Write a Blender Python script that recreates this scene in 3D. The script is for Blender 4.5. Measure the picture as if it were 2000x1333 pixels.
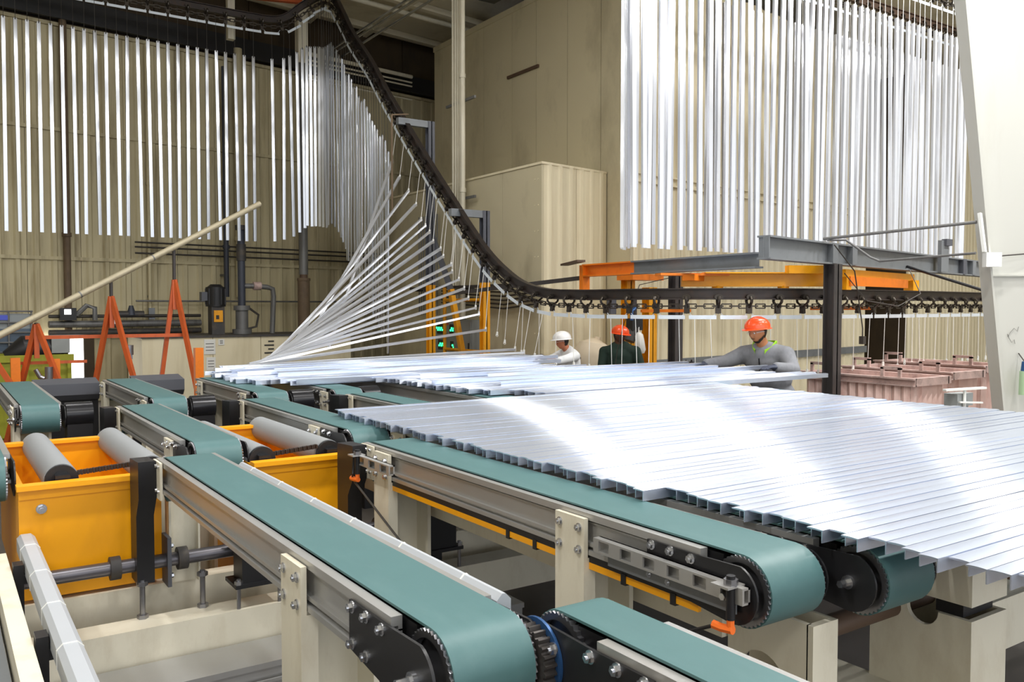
import bpy, bmesh, math, random
from mathutils import Vector, Matrix, Quaternion
random.seed(7)
for o in list(bpy.data.objects): bpy.data.objects.remove(o)
S = bpy.context.scene
C = S.collection
PI = math.pi
# ------------------------------------------------------------------ camera
cam_d = bpy.data.cameras.new('camera'); cam = bpy.data.objects.new('camera', cam_d); C.objects.link(cam)
YAW = math.atan2(1130, 1680); PITCH = math.atan(66.5/1680)
cam.location = (0, 0, 1.97); cam.rotation_euler = (PI/2-PITCH, 0, -YAW)
cam_d.sensor_width = 36; cam_d.lens = 1680/2000*36; cam_d.clip_start = .05; cam_d.clip_end = 200
S.camera = cam
# ------------------------------------------------------------------ world, lamps, exposure
W = bpy.data.worlds.new('world'); S.world = W; W.use_nodes = True
W.node_tree.nodes['Background'].inputs[0].default_value = (.93, .96, 1, 1)
W.node_tree.nodes['Background'].inputs[1].default_value = 1.1
def lamp(x, y, z, sx, sy, e, col=(1, .985, .96)):
    d = bpy.data.lights.new('bay_or_fill_lamp', 'AREA'); d.shape = 'RECTANGLE'; d.size = sx; d.size_y = sy; d.energy = e; d.color = col
    o = bpy.data.objects.new('bay_or_fill_lamp', d); C.objects.link(o); o.location = (x, y, z); return o
for lx, e in ((-4, 150), (.5, 120), (4.7, 150), (8.9, 230), (12.2, 230), (17.2, 300)):      # main row of high-bay lamps
    lamp(lx, 2.6, 8.7, .45, .45, e)
for lx in (-3, 3, 9): lamp(lx, -5, 8.7, 2.4, 2.4, 150)  # added soft fill lamps, oversized to keep streaks off the bars
for lx in (-3, 1.2, 5.0): lamp(lx, 10.5, 8.7, 1.2, 1.2, 75)  # added fill lamps that brighten the left wall
for lx in (11.5, 15.5): lamp(lx, 6.3, 8.7, 3, 1.5, 170)  # added broad fill lamps that brighten the end walls at the right
S.view_settings.view_transform = 'Standard'; S.view_settings.look = 'None'
S.view_settings.gamma = 1; S.view_settings.exposure = .82; S.view_settings.use_curve_mapping = False
# ------------------------------------------------------------------ materials
def srgb(r, g, b):
    f = lambda c: (c/255/12.92) if c/255 <= .04045 else ((c/255+.055)/1.055)**2.4
    return (f(r), f(g), f(b), 1)
MATS = {}
def mat(name, col, metal=0, rough=.5, var=.12, scale=6, dark=None, streak=None, rnd=0, bump=0, emit=0, aniso=None, dirt=.5, coat=0):
    """col / dark are sRGB 0-255; streak=(sx,sy,sz) stretches the dirt noise"""
    m = bpy.data.materials.new(name); m.use_nodes = True; N = m.node_tree.nodes; L = m.node_tree.links
    b = N['Principled BSDF']; c = srgb(*col)
    b.inputs['Metallic'].default_value = metal; b.inputs['Roughness'].default_value = rough
    if coat: b.inputs['Coat Weight'].default_value = coat
    tc = N.new('ShaderNodeTexCoord')
    n = N.new('ShaderNodeTexNoise'); n.inputs['Scale'].default_value = scale; n.inputs['Detail'].default_value = 6
    L.new(tc.outputs['Object'], n.inputs['Vector'])
    mx = N.new('ShaderNodeMix'); mx.data_type = 'RGBA'
    mx.inputs[6].default_value = tuple(v*(1-var) for v in c[:3])+(1,); mx.inputs[7].default_value = tuple(min(1, v*(1+var)) for v in c[:3])+(1,)
    L.new(n.outputs['Fac'], mx.inputs[0]); out = mx.outputs[2]
    if dark:
        mp = N.new('ShaderNodeMapping'); mp.inputs['Scale'].default_value = streak or (1, 1, 1); L.new(tc.outputs['Object'], mp.inputs['Vector'])
        n2 = N.new('ShaderNodeTexNoise'); n2.inputs['Scale'].default_value = 1; n2.inputs['Detail'].default_value = 7; n2.inputs['Roughness'].default_value = .65
        L.new(mp.outputs[0], n2.inputs['Vector'])
        r = N.new('ShaderNodeValToRGB'); r.color_ramp.elements[0].position = .5; r.color_ramp.elements[1].position = .78
        L.new(n2.outputs['Fac'], r.inputs[0])
        mu = N.new('ShaderNodeMath'); mu.operation = 'MULTIPLY'; mu.inputs[1].default_value = dirt; L.new(r.outputs[0], mu.inputs[0])
        m2 = N.new('ShaderNodeMix'); m2.data_type = 'RGBA'; m2.inputs[7].default_value = srgb(*dark)
        L.new(mu.outputs[0], m2.inputs[0]); L.new(out, m2.inputs[6]); out = m2.outputs[2]
    if rnd:
        oi = N.new('ShaderNodeObjectInfo'); hs = N.new('ShaderNodeHueSaturation')
        mr = N.new('ShaderNodeMapRange'); mr.inputs[3].default_value = 1-rnd; mr.inputs[4].default_value = 1+rnd
        L.new(oi.outputs['Random'], mr.inputs[0]); L.new(mr.outputs[0], hs.inputs['Value']); L.new(out, hs.inputs['Color']); out = hs.outputs[0]
    L.new(out, b.inputs['Base Color'])
    if bump:
        bp = N.new('ShaderNodeBump'); bp.inputs['Strength'].default_value = bump; bp.inputs['Distance'].default_value = .01
        L.new(n.outputs['Fac'], bp.inputs['Height']); L.new(bp.outputs[0], b.inputs['Normal'])
    if emit:
        b.inputs['Emission Color'].default_value = c; b.inputs['Emission Strength'].default_value = emit
    if aniso:
        vt = N.new('ShaderNodeVectorTransform'); vt.vector_type = 'VECTOR'; vt.convert_from = 'OBJECT'; vt.convert_to = 'WORLD'; vt.inputs[0].default_value = aniso
        L.new(vt.outputs[0], b.inputs['Tangent']); b.inputs['Anisotropic'].default_value = .7
        gb = N.new('ShaderNodeBsdfAnisotropic'); gb.distribution = 'GGX'; gb.inputs['Roughness'].default_value = .26; gb.inputs['Anisotropy'].default_value = -.85      # drawn extrusion lines spread highlights across the bar
        L.new(vt.outputs[0], gb.inputs['Tangent']); gb.inputs['Color'].default_value = (.88, .92, 1, 1)
        ms = N.new('ShaderNodeMixShader'); ms.inputs[0].default_value = .3; L.new(b.outputs[0], ms.inputs[1]); L.new(gb.outputs[0], ms.inputs[2])
        L.new(ms.outputs[0], N['Material Output'].inputs['Surface'])
    MATS[name] = m; return m
mat('alu', (214, 226, 250), .68, .25, .02, 3, rnd=.025, aniso=(0, 1, 0))
mat('alu_hang', (200, 204, 212), .93, .28, .03, 3, rnd=.05, aniso=(0, 1, 0))
mat('alu_row', (222, 226, 235), .5, .34, .02, 3, rnd=.03, aniso=(0, 1, 0))
mat('alu_dull', (184, 184, 183), .6, .36, .06, 5, dark=(168, 152, 130), streak=(3, 1, 3), dirt=.35)
mat('belt', (75, 112, 114), 0, .5, .06, 9, dark=(106, 138, 139), streak=(5, 1.2, 5), dirt=.35)
mat('cream', (228, 222, 203), 0, .42, .04, 4, dark=(170, 150, 118), streak=(7, 7, 3), dirt=.35)
mat('yellow', (252, 172, 8), 0, .38, .05, 3, dark=(200, 120, 10), streak=(4, 4, 2), dirt=.3)
mat('yellow_old', (240, 165, 18), 0, .45, .06, 5, dark=(150, 95, 30), streak=(8, 8, 2), dirt=.6)
mat('orange', (200, 92, 42), 0, .5, .08, 6, dark=(120, 62, 40), streak=(9, 9, 3), dirt=.6)
mat('orange_beam', (240, 128, 22), 0, .45, .06, 5, dark=(150, 70, 20), streak=(5, 5, 5), dirt=.4)
mat('black', (32, 32, 35), .1, .42, .2, 8)
mat('black_gloss', (38, 38, 42), .3, .25, .1, 8)
mat('dark_steel', (64, 58, 56), .6, .45, .2, 7, dark=(92, 66, 48), streak=(6, 6, 6), dirt=.5)
mat('chain', (72, 66, 60), .75, .4, .2, 20)
mat('post_dark', (72, 68, 68), .3, .5, .15, 6, dark=(95, 80, 68), streak=(12, 12, 2), dirt=.6)
mat('gray_paint', (122, 126, 130), .1, .5, .06, 4, dark=(85, 85, 86), streak=(5, 5, 5), dirt=.4)
mat('gray_dark', (86, 88, 96), .1, .5, .08, 4)
mat('chrome', (205, 207, 212), .95, .22, .05, 10)
mat('steel', (150, 150, 155), .9, .32, .1, 10)
mat('shaft', (112, 110, 116), .7, .35, .15, 8)
mat('roller', (152, 156, 160), .05, .55, .04, 6)
mat('duct', (184, 189, 196), .1, .45, .04, 4)
mat('brown', (96, 76, 62), .2, .6, .2, 6)
mat('wall', (198, 187, 152), 0, .62, .06, 1.2, dark=(104, 84, 50), streak=(2.6, 2.6, .22), dirt=.9, rnd=.04)
mat('wall_box', (202, 192, 162), 0, .6, .04, .8, dark=(112, 101, 76), streak=(.55, .55, .3), dirt=.7, rnd=.025)
mat('wall_light', (232, 221, 190), 0, .6, .03, 1, dark=(196, 178, 138), streak=(4, 4, .3), dirt=.6, rnd=.02)
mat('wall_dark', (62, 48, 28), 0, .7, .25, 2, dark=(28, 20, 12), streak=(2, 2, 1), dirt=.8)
mat('ceiling', (222, 214, 190), 0, .7, .1, .7, dark=(140, 128, 98), streak=(.5, .5, .5), dirt=.7)
mat('pole', (182, 172, 146), .2, .45, .08, 4, dark=(130, 118, 92), streak=(6, 6, 6), dirt=.5)
mat('floor', (92, 86, 80), 0, .6, .25, 1.2, dark=(50, 46, 42), streak=(1.2, 1.2, 1.2), dirt=.6)
mat('white', (236, 237, 234), 0, .4, .02, 2)
mat('white_col', (200, 200, 193), 0, .5, .02, 1, dark=(186, 183, 172), streak=(3, 3, .6), dirt=.5)
mat('pipe_white', (222, 216, 196), 0, .45, .04, 4, dark=(160, 145, 110), streak=(9, 9, 1), dirt=.4)
mat('strip', (222, 230, 238), .25, .4, .05, 12)
mat('copper', (240, 206, 198), .1, .6, .22, 6, dark=(176, 92, 66), streak=(7, 7, 1.2), dirt=.7)
mat('copper_rim', (205, 178, 172), .2, .6, .35, 14, dark=(60, 46, 42), streak=(7, 7, 7), dirt=.8)
mat('rust', (116, 98, 78), .2, .7, .3, 5, dark=(70, 62, 60), streak=(4, 4, 1), dirt=.8)
mat('pipe_gray', (118, 118, 118), .3, .5, .15, 5, dark=(70, 66, 62), streak=(9, 9, 1), dirt=.7)
mat('pipe_blue', (64, 68, 80), .2, .5, .15, 5)
mat('pump', (72, 70, 70), .3, .6, .3, 9, dark=(110, 96, 74), streak=(8, 8, 8), dirt=.6)
mat('sensor_orange', (255, 120, 40), 0, .4, .05, 5)
mat('wire', (238, 238, 234), .1, .5, .03, 5)
mat('wire_dark', (66, 62, 58), .2, .5, .1, 5)
mat('green_led', (40, 255, 120), 0, .4, .02, 5, emit=3)
mat('panel_gray', (146, 150, 150), .1, .5, .05, 5)
mat('skip', (150, 152, 40), 0, .55, .12, 3, dark=(90, 88, 36), streak=(3, 3, 1), dirt=.6)
mat('tote', (72, 86, 102), 0, .35, .1, 3, coat=.2)
mat('tote_top', (130, 136, 138), 0, .4, .08, 3)
mat('paper', (236, 236, 232), 0, .7, .02, 5)
mat('blue_label', (70, 84, 190), 0, .5, .05, 5)
mat('ink', (60, 58, 55), 0, .7, .1, 5)
mat('gearblue', (48, 88, 140), .4, .4, .15, 8)
mat('gear', (72, 68, 66), .5, .45, .2, 12)
mat('timber', (190, 150, 96), 0, .6, .15, 8)
mat('bright', (255, 255, 255), 0, .5, .01, 5, emit=2.2)
mat('hat_orange', (255, 88, 34), 0, .28, .04, 8, coat=.3)
mat('hat_white', (246, 246, 246), 0, .28, .02, 8, coat=.3)
mat('skin_a', (186, 124, 84), 0, .5, .06, 20)
mat('skin_b', (98, 63, 48), 0, .45, .08, 20)
mat('skin_c', (190, 120, 88), 0, .5, .06, 20)
mat('hair', (34, 26, 22), 0, .6, .2, 40)
mat('sweater', (128, 130, 136), 0, .85, .1, 30, dark=(98, 100, 106), streak=(14, 14, 8), dirt=.6)
mat('lime', (150, 205, 40), 0, .7, .06, 12)
mat('tee', (236, 238, 240), 0, .8, .04, 12, dark=(190, 196, 204), streak=(12, 12, 7), dirt=.5)
mat('greenshirt', (34, 54, 46), 0, .85, .12, 20, dark=(22, 36, 32), streak=(12, 12, 6), dirt=.6)
mat('trousers', (46, 50, 62), 0, .85, .1, 20)
mat('glove', (58, 64, 82), 0, .7, .15, 20)
mat('glass', (210, 222, 228), 0, .08, .01, 5, coat=1)
mat('lightgreen', (176, 206, 168), 0, .4, .05, 5)
mat('bag', (232, 216, 190), 0, .7, .05, 5)
# ------------------------------------------------------------------ mesh helpers
LOC = {}
class MB:
    def __init__(s): s.v = []; s.f = []; s.M = None
    def add(s, vs, fs):
        n = len(s.v)
        for p in vs:
            p = Vector(p)
            s.v.append(tuple(s.M @ p) if s.M else tuple(p))
        s.f += [tuple(i+n for i in f) for f in fs]
        return s
    def box(s, x0, x1, y0, y1, z0, z1):
        return s.add([(x0,y0,z0),(x1,y0,z0),(x1,y1,z0),(x0,y1,z0),(x0,y0,z1),(x1,y0,z1),(x1,y1,z1),(x0,y1,z1)],
              [(0,3,2,1),(4,5,6,7),(0,1,5,4),(1,2,6,5),(2,3,7,6),(3,0,4,7)])
    def bar(s, p0, p1, w, h, up=(0,0,1)):
        """rectangular bar between two points, w across, h along up"""
        p0 = Vector(p0); p1 = Vector(p1); t = (p1-p0).normalized(); u = Vector(up)
        if abs(t.dot(u)) > .98: u = Vector((0,1,0)) if abs(t.y) < .9 else Vector((1,0,0))
        r = t.cross(u).normalized(); u = r.cross(t)
        q = []
        for p in (p0, p1):
            for a, b in ((-1,-1),(1,-1),(1,1),(-1,1)): q.append(p+r*a*w/2+u*b*h/2)
        return s.add(q, [(0,1,2,3),(7,6,5,4),(0,4,5,1),(1,5,6,2),(2,6,7,3),(3,7,4,0)])
    def cyl(s, p0, p1, r, n=16, r1=None, caps=True):
        p0 = Vector(p0); p1 = Vector(p1); t = (p1-p0).normalized(); r1 = r if r1 is None else r1
        a = t.orthogonal().normalized(); b = t.cross(a)
        q = [p0+(a*math.cos(2*PI*i/n)+b*math.sin(2*PI*i/n))*r for i in range(n)]+[p1+(a*math.cos(2*PI*i/n)+b*math.sin(2*PI*i/n))*r1 for i in range(n)]
        f = [(i,(i+1)%n,n+(i+1)%n,n+i) for i in range(n)]
        if caps: f += [tuple(range(n-1,-1,-1)), tuple(range(n,2*n))]
        return s.add(q, f)
    def tube(s, pts, r, n=8, caps=True):
        pts = [Vector(p) for p in pts]; rings = []; a = None
        for i, p in enumerate(pts):
            t = ((pts[min(i+1,len(pts)-1)]-pts[max(i-1,0)])).normalized()
            if a is None: a = t.orthogonal().normalized()
            a = (a-t*a.dot(t)).normalized(); b = t.cross(a)
            rr = r[i] if isinstance(r, (list,tuple)) else r
            rings.append([p+(a*math.cos(2*PI*k/n)+b*math.sin(2*PI*k/n))*rr for k in range(n)])
        q = [p for g in rings for p in g]; f = []
        for i in range(len(pts)-1):
            for k in range(n): f.append((i*n+k, i*n+(k+1)%n, (i+1)*n+(k+1)%n, (i+1)*n+k))
        if caps: f += [tuple(range(n-1,-1,-1)), tuple(range((len(pts)-1)*n, len(pts)*n))]
        return s.add(q, f)
    def prism(s, poly, axis, a0, a1):
        """extrude a 2D polygon along axis 'x' (poly=(y,z)), 'y' (poly=(x,z)) or 'z' (poly=(x,y))"""
        mk = {'x': lambda u,v,a: (a,u,v), 'y': lambda u,v,a: (u,a,v), 'z': lambda u,v,a: (u,v,a)}[axis]
        n = len(poly); q = [mk(u,v,a0) for u,v in poly]+[mk(u,v,a1) for u,v in poly]
        return s.add(q, [(i,(i+1)%n,n+(i+1)%n,n+i) for i in range(n)]+[tuple(range(n-1,-1,-1)), tuple(range(n,2*n))])
    def loop(s, outer, inner, axis, a0, a1):
        """closed ring section (two outlines of equal length) extruded along axis"""
        mk = {'x': lambda u,v,a: (a,u,v), 'y': lambda u,v,a: (u,a,v), 'z': lambda u,v,a: (u,v,a)}[axis]
        n = len(outer); q = []
        for a in (a0, a1): q += [mk(u,v,a) for u,v in outer]+[mk(u,v,a) for u,v in inner]
        f = []
        for i in range(n):
            j = (i+1)%n
            f += [(i,j,2*n+j,2*n+i), (n+j,n+i,3*n+i,3*n+j), (j,i,n+i,n+j), (2*n+i,2*n+j,3*n+j,3*n+i)]
        return s.add(q, f)
    def mesh(s, name, m, off=(0,0,0), smooth=35):
        me = bpy.data.meshes.new(name); o = Vector(off)
        me.from_pydata([tuple(Vector(p)-o) for p in s.v], [], s.f)
        bm = bmesh.new(); bm.from_mesh(me); bmesh.ops.recalc_face_normals(bm, faces=bm.faces)
        if smooth:
            for f in bm.faces: f.smooth = True
            lim = math.radians(smooth)
            for e in bm.edges:
                if len(e.link_faces) != 2 or e.calc_face_angle(0) > lim: e.smooth = False
        bm.to_mesh(me); bm.free(); me.materials.append(MATS[m]); return me
    def build(s, name, m, parent=None, label=None, smooth=35, loc=None):
        off = LOC[parent.name] if parent else (loc or (0,0,0))
        o = bpy.data.objects.new(name, s.mesh(name, m, off, smooth)); C.objects.link(o)
        if parent: o.parent = parent
        else: o.location = off
        LOC[o.name] = Vector(off)
        if label: o['label'] = label
        return o
def B(*a): return MB().box(*a)
def tag(o, label=None, cat=None, group=None, kind=None):
    if label: o['label'] = label
    if cat: o['category'] = cat
    if group: o['group'] = group
    if kind: o['kind'] = kind
    return o
def thing(name, label, cat, loc, group=None, kind=None):
    o = bpy.data.objects.new(name, None); C.objects.link(o); o.location = loc; o.empty_display_size = .1
    LOC[o.name] = Vector(loc); return tag(o, label, cat, group, kind)
def inst(name, me, parent, pos, rot=None, scale=None):
    """shared-mesh piece; pos in world when parent roots are unrotated"""
    o = bpy.data.objects.new(name, me); C.objects.link(o)
    if parent: o.parent = parent; o.location = Vector(pos)-LOC[parent.name]
    else: o.location = pos
    LOC[o.name] = Vector(pos)
    if rot is not None:
        if isinstance(rot, (Matrix, Quaternion)):
            o.rotation_mode = 'QUATERNION'; o.rotation_quaternion = rot.to_quaternion() if isinstance(rot, Matrix) else rot
        else: o.rotation_euler = rot
    if scale: o.scale = scale
    return o
ORD = ['zeroth','first','second','third','fourth','fifth','sixth','seventh','eighth','ninth','tenth','eleventh','twelfth','thirteenth','fourteenth','fifteenth','sixteenth','seventeenth','eighteenth','nineteenth','twentieth']
def ordn(i):
    if i <= 20: return ORD[i]
    t = {2:'twenty',3:'thirty',4:'forty',5:'fifty',6:'sixty',7:'seventy',8:'eighty'}[i//10]; r = i % 10
    return t+'-'+ORD[r] if r else t[:-1]+'ieth'
def arc(cx, cy, r, a0, a1, n): return [(cx+r*math.cos(a0+(a1-a0)*i/n), cy+r*math.sin(a0+(a1-a0)*i/n)) for i in range(n+1)]
# shared small meshes
hexb = MB().cyl((0,0,0), (-.004,0,0), .017, 12).cyl((-.004,0,0), (-.016,0,0), .013, 6).cyl((-.016,0,0), (-.02,0,0), .006, 8).mesh('bolt', 'chrome')
hexs = MB().cyl((0,0,0), (-.01,0,0), .009, 6).mesh('bolt_small', 'chrome')
# ------------------------------------------------------------------ the hall
def struct(name, mb, m, smooth=35): o = mb.build(name, m, smooth=smooth); o['kind'] = 'structure'; return o
struct('floor', B(-12, 30, -12, 32, -.2, 0), 'floor')
ceil = struct('ceiling', B(-12, 30, -12, 32, 9.15, 9.3), 'ceiling')
BD = Vector((math.cos(math.radians(9.1)), math.sin(math.radians(9.1)), 0))      # building direction
BN = Vector((-BD.y, BD.x, 0))
def wpt(s, d=0, z=0, o=Vector((11.45, 21.2, 0))): p = o+BD*s+BN*d; return Vector((p.x, p.y, z))
def corr(mb, p0, width, z0, z1, dirv, nrm, pitch=.3, depth=.04, flute=.09):
    """one corrugated sheet with trapezoid ribs standing proud along -nrm"""
    pr = [(0,0)]; n = max(1, round(width/pitch)); pt = width/n
    for i in range(n):
        a = i*pt+pt/2
        pr += [(a-flute, 0), (a-flute/2, -depth), (a+flute/2, -depth), (a+flute, 0)]
    pr.append((width, 0)); k = len(pr)
    P = [Vector(p0)+dirv*u+nrm*v for u, v in pr]; Q = [Vector(p0)+dirv*u+nrm*.05 for u in (width, 0)]
    ring = P+Q
    q = [Vector((p.x,p.y,z0)) for p in ring]+[Vector((p.x,p.y,z1)) for p in ring]; m = len(ring)
    return mb.add(q, [(i,(i+1)%m,m+(i+1)%m,m+i) for i in range(m)]+[tuple(range(m-1,-1,-1)), tuple(range(m,2*m))])
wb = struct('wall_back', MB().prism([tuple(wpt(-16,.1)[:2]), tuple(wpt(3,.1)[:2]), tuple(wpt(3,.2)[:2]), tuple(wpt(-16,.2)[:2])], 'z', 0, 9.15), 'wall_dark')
rows = [(0, 2.95), (2.97, 5.55), (5.57, 7.62)]
for r, (z0, z1) in enumerate(rows):
    for i in range(15):
        corr(MB(), wpt(-14+i*1.0+.005, .0), .99, z0, z1, BD, BN, .33, .035, .07).build('wall_panel', 'wall', wb, smooth=0)
for z in (2.96, 5.56, 7.66):
    MB().bar(wpt(-14,-.03,z), wpt(1,-.03,z), .06, .07).build('girt', 'wall', wb)
for i in range(7):
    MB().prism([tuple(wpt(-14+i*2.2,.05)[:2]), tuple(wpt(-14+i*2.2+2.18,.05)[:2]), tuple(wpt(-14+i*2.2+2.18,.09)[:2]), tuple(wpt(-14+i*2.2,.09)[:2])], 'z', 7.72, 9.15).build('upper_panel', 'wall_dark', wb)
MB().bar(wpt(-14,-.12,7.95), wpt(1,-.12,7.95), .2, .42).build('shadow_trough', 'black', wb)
# roof beams and purlins
for i, yy in enumerate((13.5, 15.6, 17.7, 19.8)):
    p = Vector((6.2, yy, 9.0)); q = p+BD*11
    b = MB().bar(p, q, .16, .05).bar(p+Vector((0,0,.07)), q+Vector((0,0,.07)), .03, .14).build('trim_%d' % (i+1), 'ceiling'); b['kind'] = 'structure'
for i, xx in enumerate((7.6, 9.2)):
    b = MB().bar((xx, 12, 9.06), (xx+.3, 22.2, 9.06), .1, .16).build('trim_%d' % (i+5), 'ceiling'); b['kind'] = 'structure'
# the big oven housing: panels along its long side, corrugated end behind the right-hand rows
XM, YM = 10.5, 11.76
ov = thing('oven_housing', 'tall beige panelled oven housing reaching up to the roof', 'housing', (XM+2, YM+4, 0))
MB().prism([(XM+.06,YM+.12),(XM+9.2,YM+.12+9.2*.1602),(XM+9.2,19.05),(XM+.06,19.05)],'z',0,8.36).build('core', 'wall_dark', ov)
ys = [YM, 12.62, 13.65, 14.71, 15.61, 16.76, 17.7, 18.66, 19.08]
for a, b in zip(ys, ys[1:]):
    B(XM, XM+.055, a+.008, b-.008, 0, 8.3).build('side_panel', 'wall_box', ov)
B(XM-.03, XM+.1, YM, 19.08, 8.3, 8.42).build('top_trim', 'wall_box', ov)
MB().bar((XM-.02, 15.75, 6.95), (XM-.02, 14.6, 6.95), .05, .06).build('hatch_rail', 'brown', ov)
e0 = Vector((XM+.06, YM, 0))
for i in range(13):
    corr(MB(), e0+BD*(i*.72+.004), .712, 0, 8.3, BD, BN, .24, .035, .06).build('end_panel', 'wall_light', ov, smooth=0)
for z in (4.25, 4.4): MB().bar(e0+BD*.0-BN*.05+Vector((0,0,z)), e0+BD*9.3-BN*.05+Vector((0,0,z)), .05, .03).build('pipe_run', 'wall_light', ov)
MB().bar(e0+BD*.05-BN*.06+Vector((0,0,.9)), e0+BD*9.3-BN*.06+Vector((0,0,.9)), .06, .16).build('base_band', 'gray_paint', ov)
# low annex in front of the oven
XA, YA, ZA = 8.8, 12.16, 4.45
an = thing('oven_annex', 'low cream sheet-metal annex built against the oven housing', 'housing', (XA+.8, YA+3, 0))
MB().prism([(XA+.05,YA+.1),(XM-.01,YA+.37),(XM-.01,18.2),(XA+.05,18.2)], 'z', 0, ZA-.03).build('core', 'wall_light', an)
for a, b in zip((YA, 13.4, 14.9, 16.4), (13.4, 14.9, 16.4, 18.2)):
    B(XA, XA+.045, a+.005, b-.005, 0, ZA).build('side_panel', 'wall_box', an)
for i in range(2):
    corr(MB(), Vector((XA+.045,YA,0))+BD*(i*.83+.004), .82, 0, ZA, BD, BN, .28, .02, .06).build('end_panel', 'wall_light', an, smooth=0)
MB().prism([(XA-.02,YA-.03),(XM-.02,YA+.25),(XM-.02,18.22),(XA-.02,18.22)], 'z', ZA, ZA+.04).build('roof_sheet', 'wall_light', an)
rv = MB().cyl((0,0,0), (-.008,0,0), .012, 8).mesh('rivet', 'wall_light')
for k in range(9):
    for dy in (.1, .2): inst('rivet', rv, an, (XA, YA+dy, .6+k*.45))
B(XA-.02, XA, 12.5, 14.2, 1.0, 1.04).build('door_edge', 'wall_box', an)
for z in (1.45, 1.25): B(XA-.03, XA, 14.0, 14.25, z, z+.04).build('hinge', 'gray_paint', an)
# far housing beyond the dark passage
fh = thing('far_housing', 'beige corrugated housing beyond the dark passage on the right', 'housing', (20, 14, 0))
f0 = e0+BD*11.7-BN*.1
MB().prism([tuple((f0+BN*.06)[:2]), tuple((f0+BD*6.5+BN*.06)[:2]), tuple((f0+BD*6.5+BN*3)[:2]), tuple((f0+BN*3)[:2])], 'z', 0, 8.3).build('core', 'wall_dark', fh)  # core coloured dark to stand for the shade inside the passage
for i in range(8):
    corr(MB(), f0+BD*(i*.8+.004), .79, 0, 8.3, BD, BN, .27, .035, .06).build('end_panel', 'wall_light', fh, smooth=0)
pw = struct('wall_passage', MB().prism([tuple((e0+BD*9.5+BN*6.5)[:2]), tuple((e0+BD*11.6+BN*6.5)[:2]), tuple((e0+BD*11.6+BN*6.7)[:2]), tuple((e0+BD*9.5+BN*6.7)[:2])], 'z', 0, 9.1), 'wall_dark')
# ------------------------------------------------------------------ belt conveyors
ZT = 1.2; RP = .115
def belt_outline(yn, yf, off):
    """closed outline in (y,z): flat top, pulley arcs, raised return run"""
    r = RP-off; zc = ZT-RP; zl = ZT-.172+off; p = []
    p += [(yf-RP-(yf-yn-2*RP)*i/6, ZT-off) for i in range(7)]
    p += arc(yn+RP, zc, r, PI/2, 3*PI/2, 14)[1:]
    p += [(yn+RP+.14, zl-.02), (yn+RP+.3, zl)]
    p += [(yf-RP-.3, zl), (yf-RP-.14, zl-.02)]
    p += arc(yf-RP, zc, r, -PI/2, PI/2, 14)[:-1]
    return p
def side_rail(x, sg, y0, y1):
    m = MB(); X = lambda a, b: (min(x-sg*a, x-sg*b), max(x-sg*a, x-sg*b))
    for a, b, z0, z1 in ((0,.032,ZT-.036,ZT-.01), (0,.012,ZT-.165,ZT-.036), (0,.02,ZT-.05,ZT-.045), (0,.028,ZT-.136,ZT-.122), (0,.034,ZT-.168,ZT-.15)):
        u, v = X(a, b); m.box(u, v, y0, y1, z0, z1)
    return m
def pulley_ring(xc, yc, w, teeth=40, r=.112):
    m = MB(); o = []; n = teeth*2
    for i in range(n): a = 2*PI*i/n; rr = r if i % 2 else r-.007; o.append((yc+rr*math.cos(a), ZT-RP+rr*math.sin(a)))
    inn = [(yc+(r-.022)*math.cos(2*PI*i/n), ZT-RP+(r-.022)*math.sin(2*PI*i/n)) for i in range(n)]
    return m.loop(o, inn, 'x', xc, xc+w)
def end_plate(x, yn, ln=.5, flip=False):
    yc = yn+RP; zc = ZT-RP; r = RP-.02
    p = [(yn+ln, ZT-.03), (yn+ln, ZT-.165), (yn+RP+.18, ZT-.19)] + arc(yc, zc, r, -PI/2, -PI, 6) + arc(yc, zc, r, PI, PI/2+.3, 8) + [(yn+RP+.16, ZT-.03)]
    if flip: p = [(2*(yn+RP)-y, z) for y, z in p]
    return MB().prism(p, 'x', x, x+.008)
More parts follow.
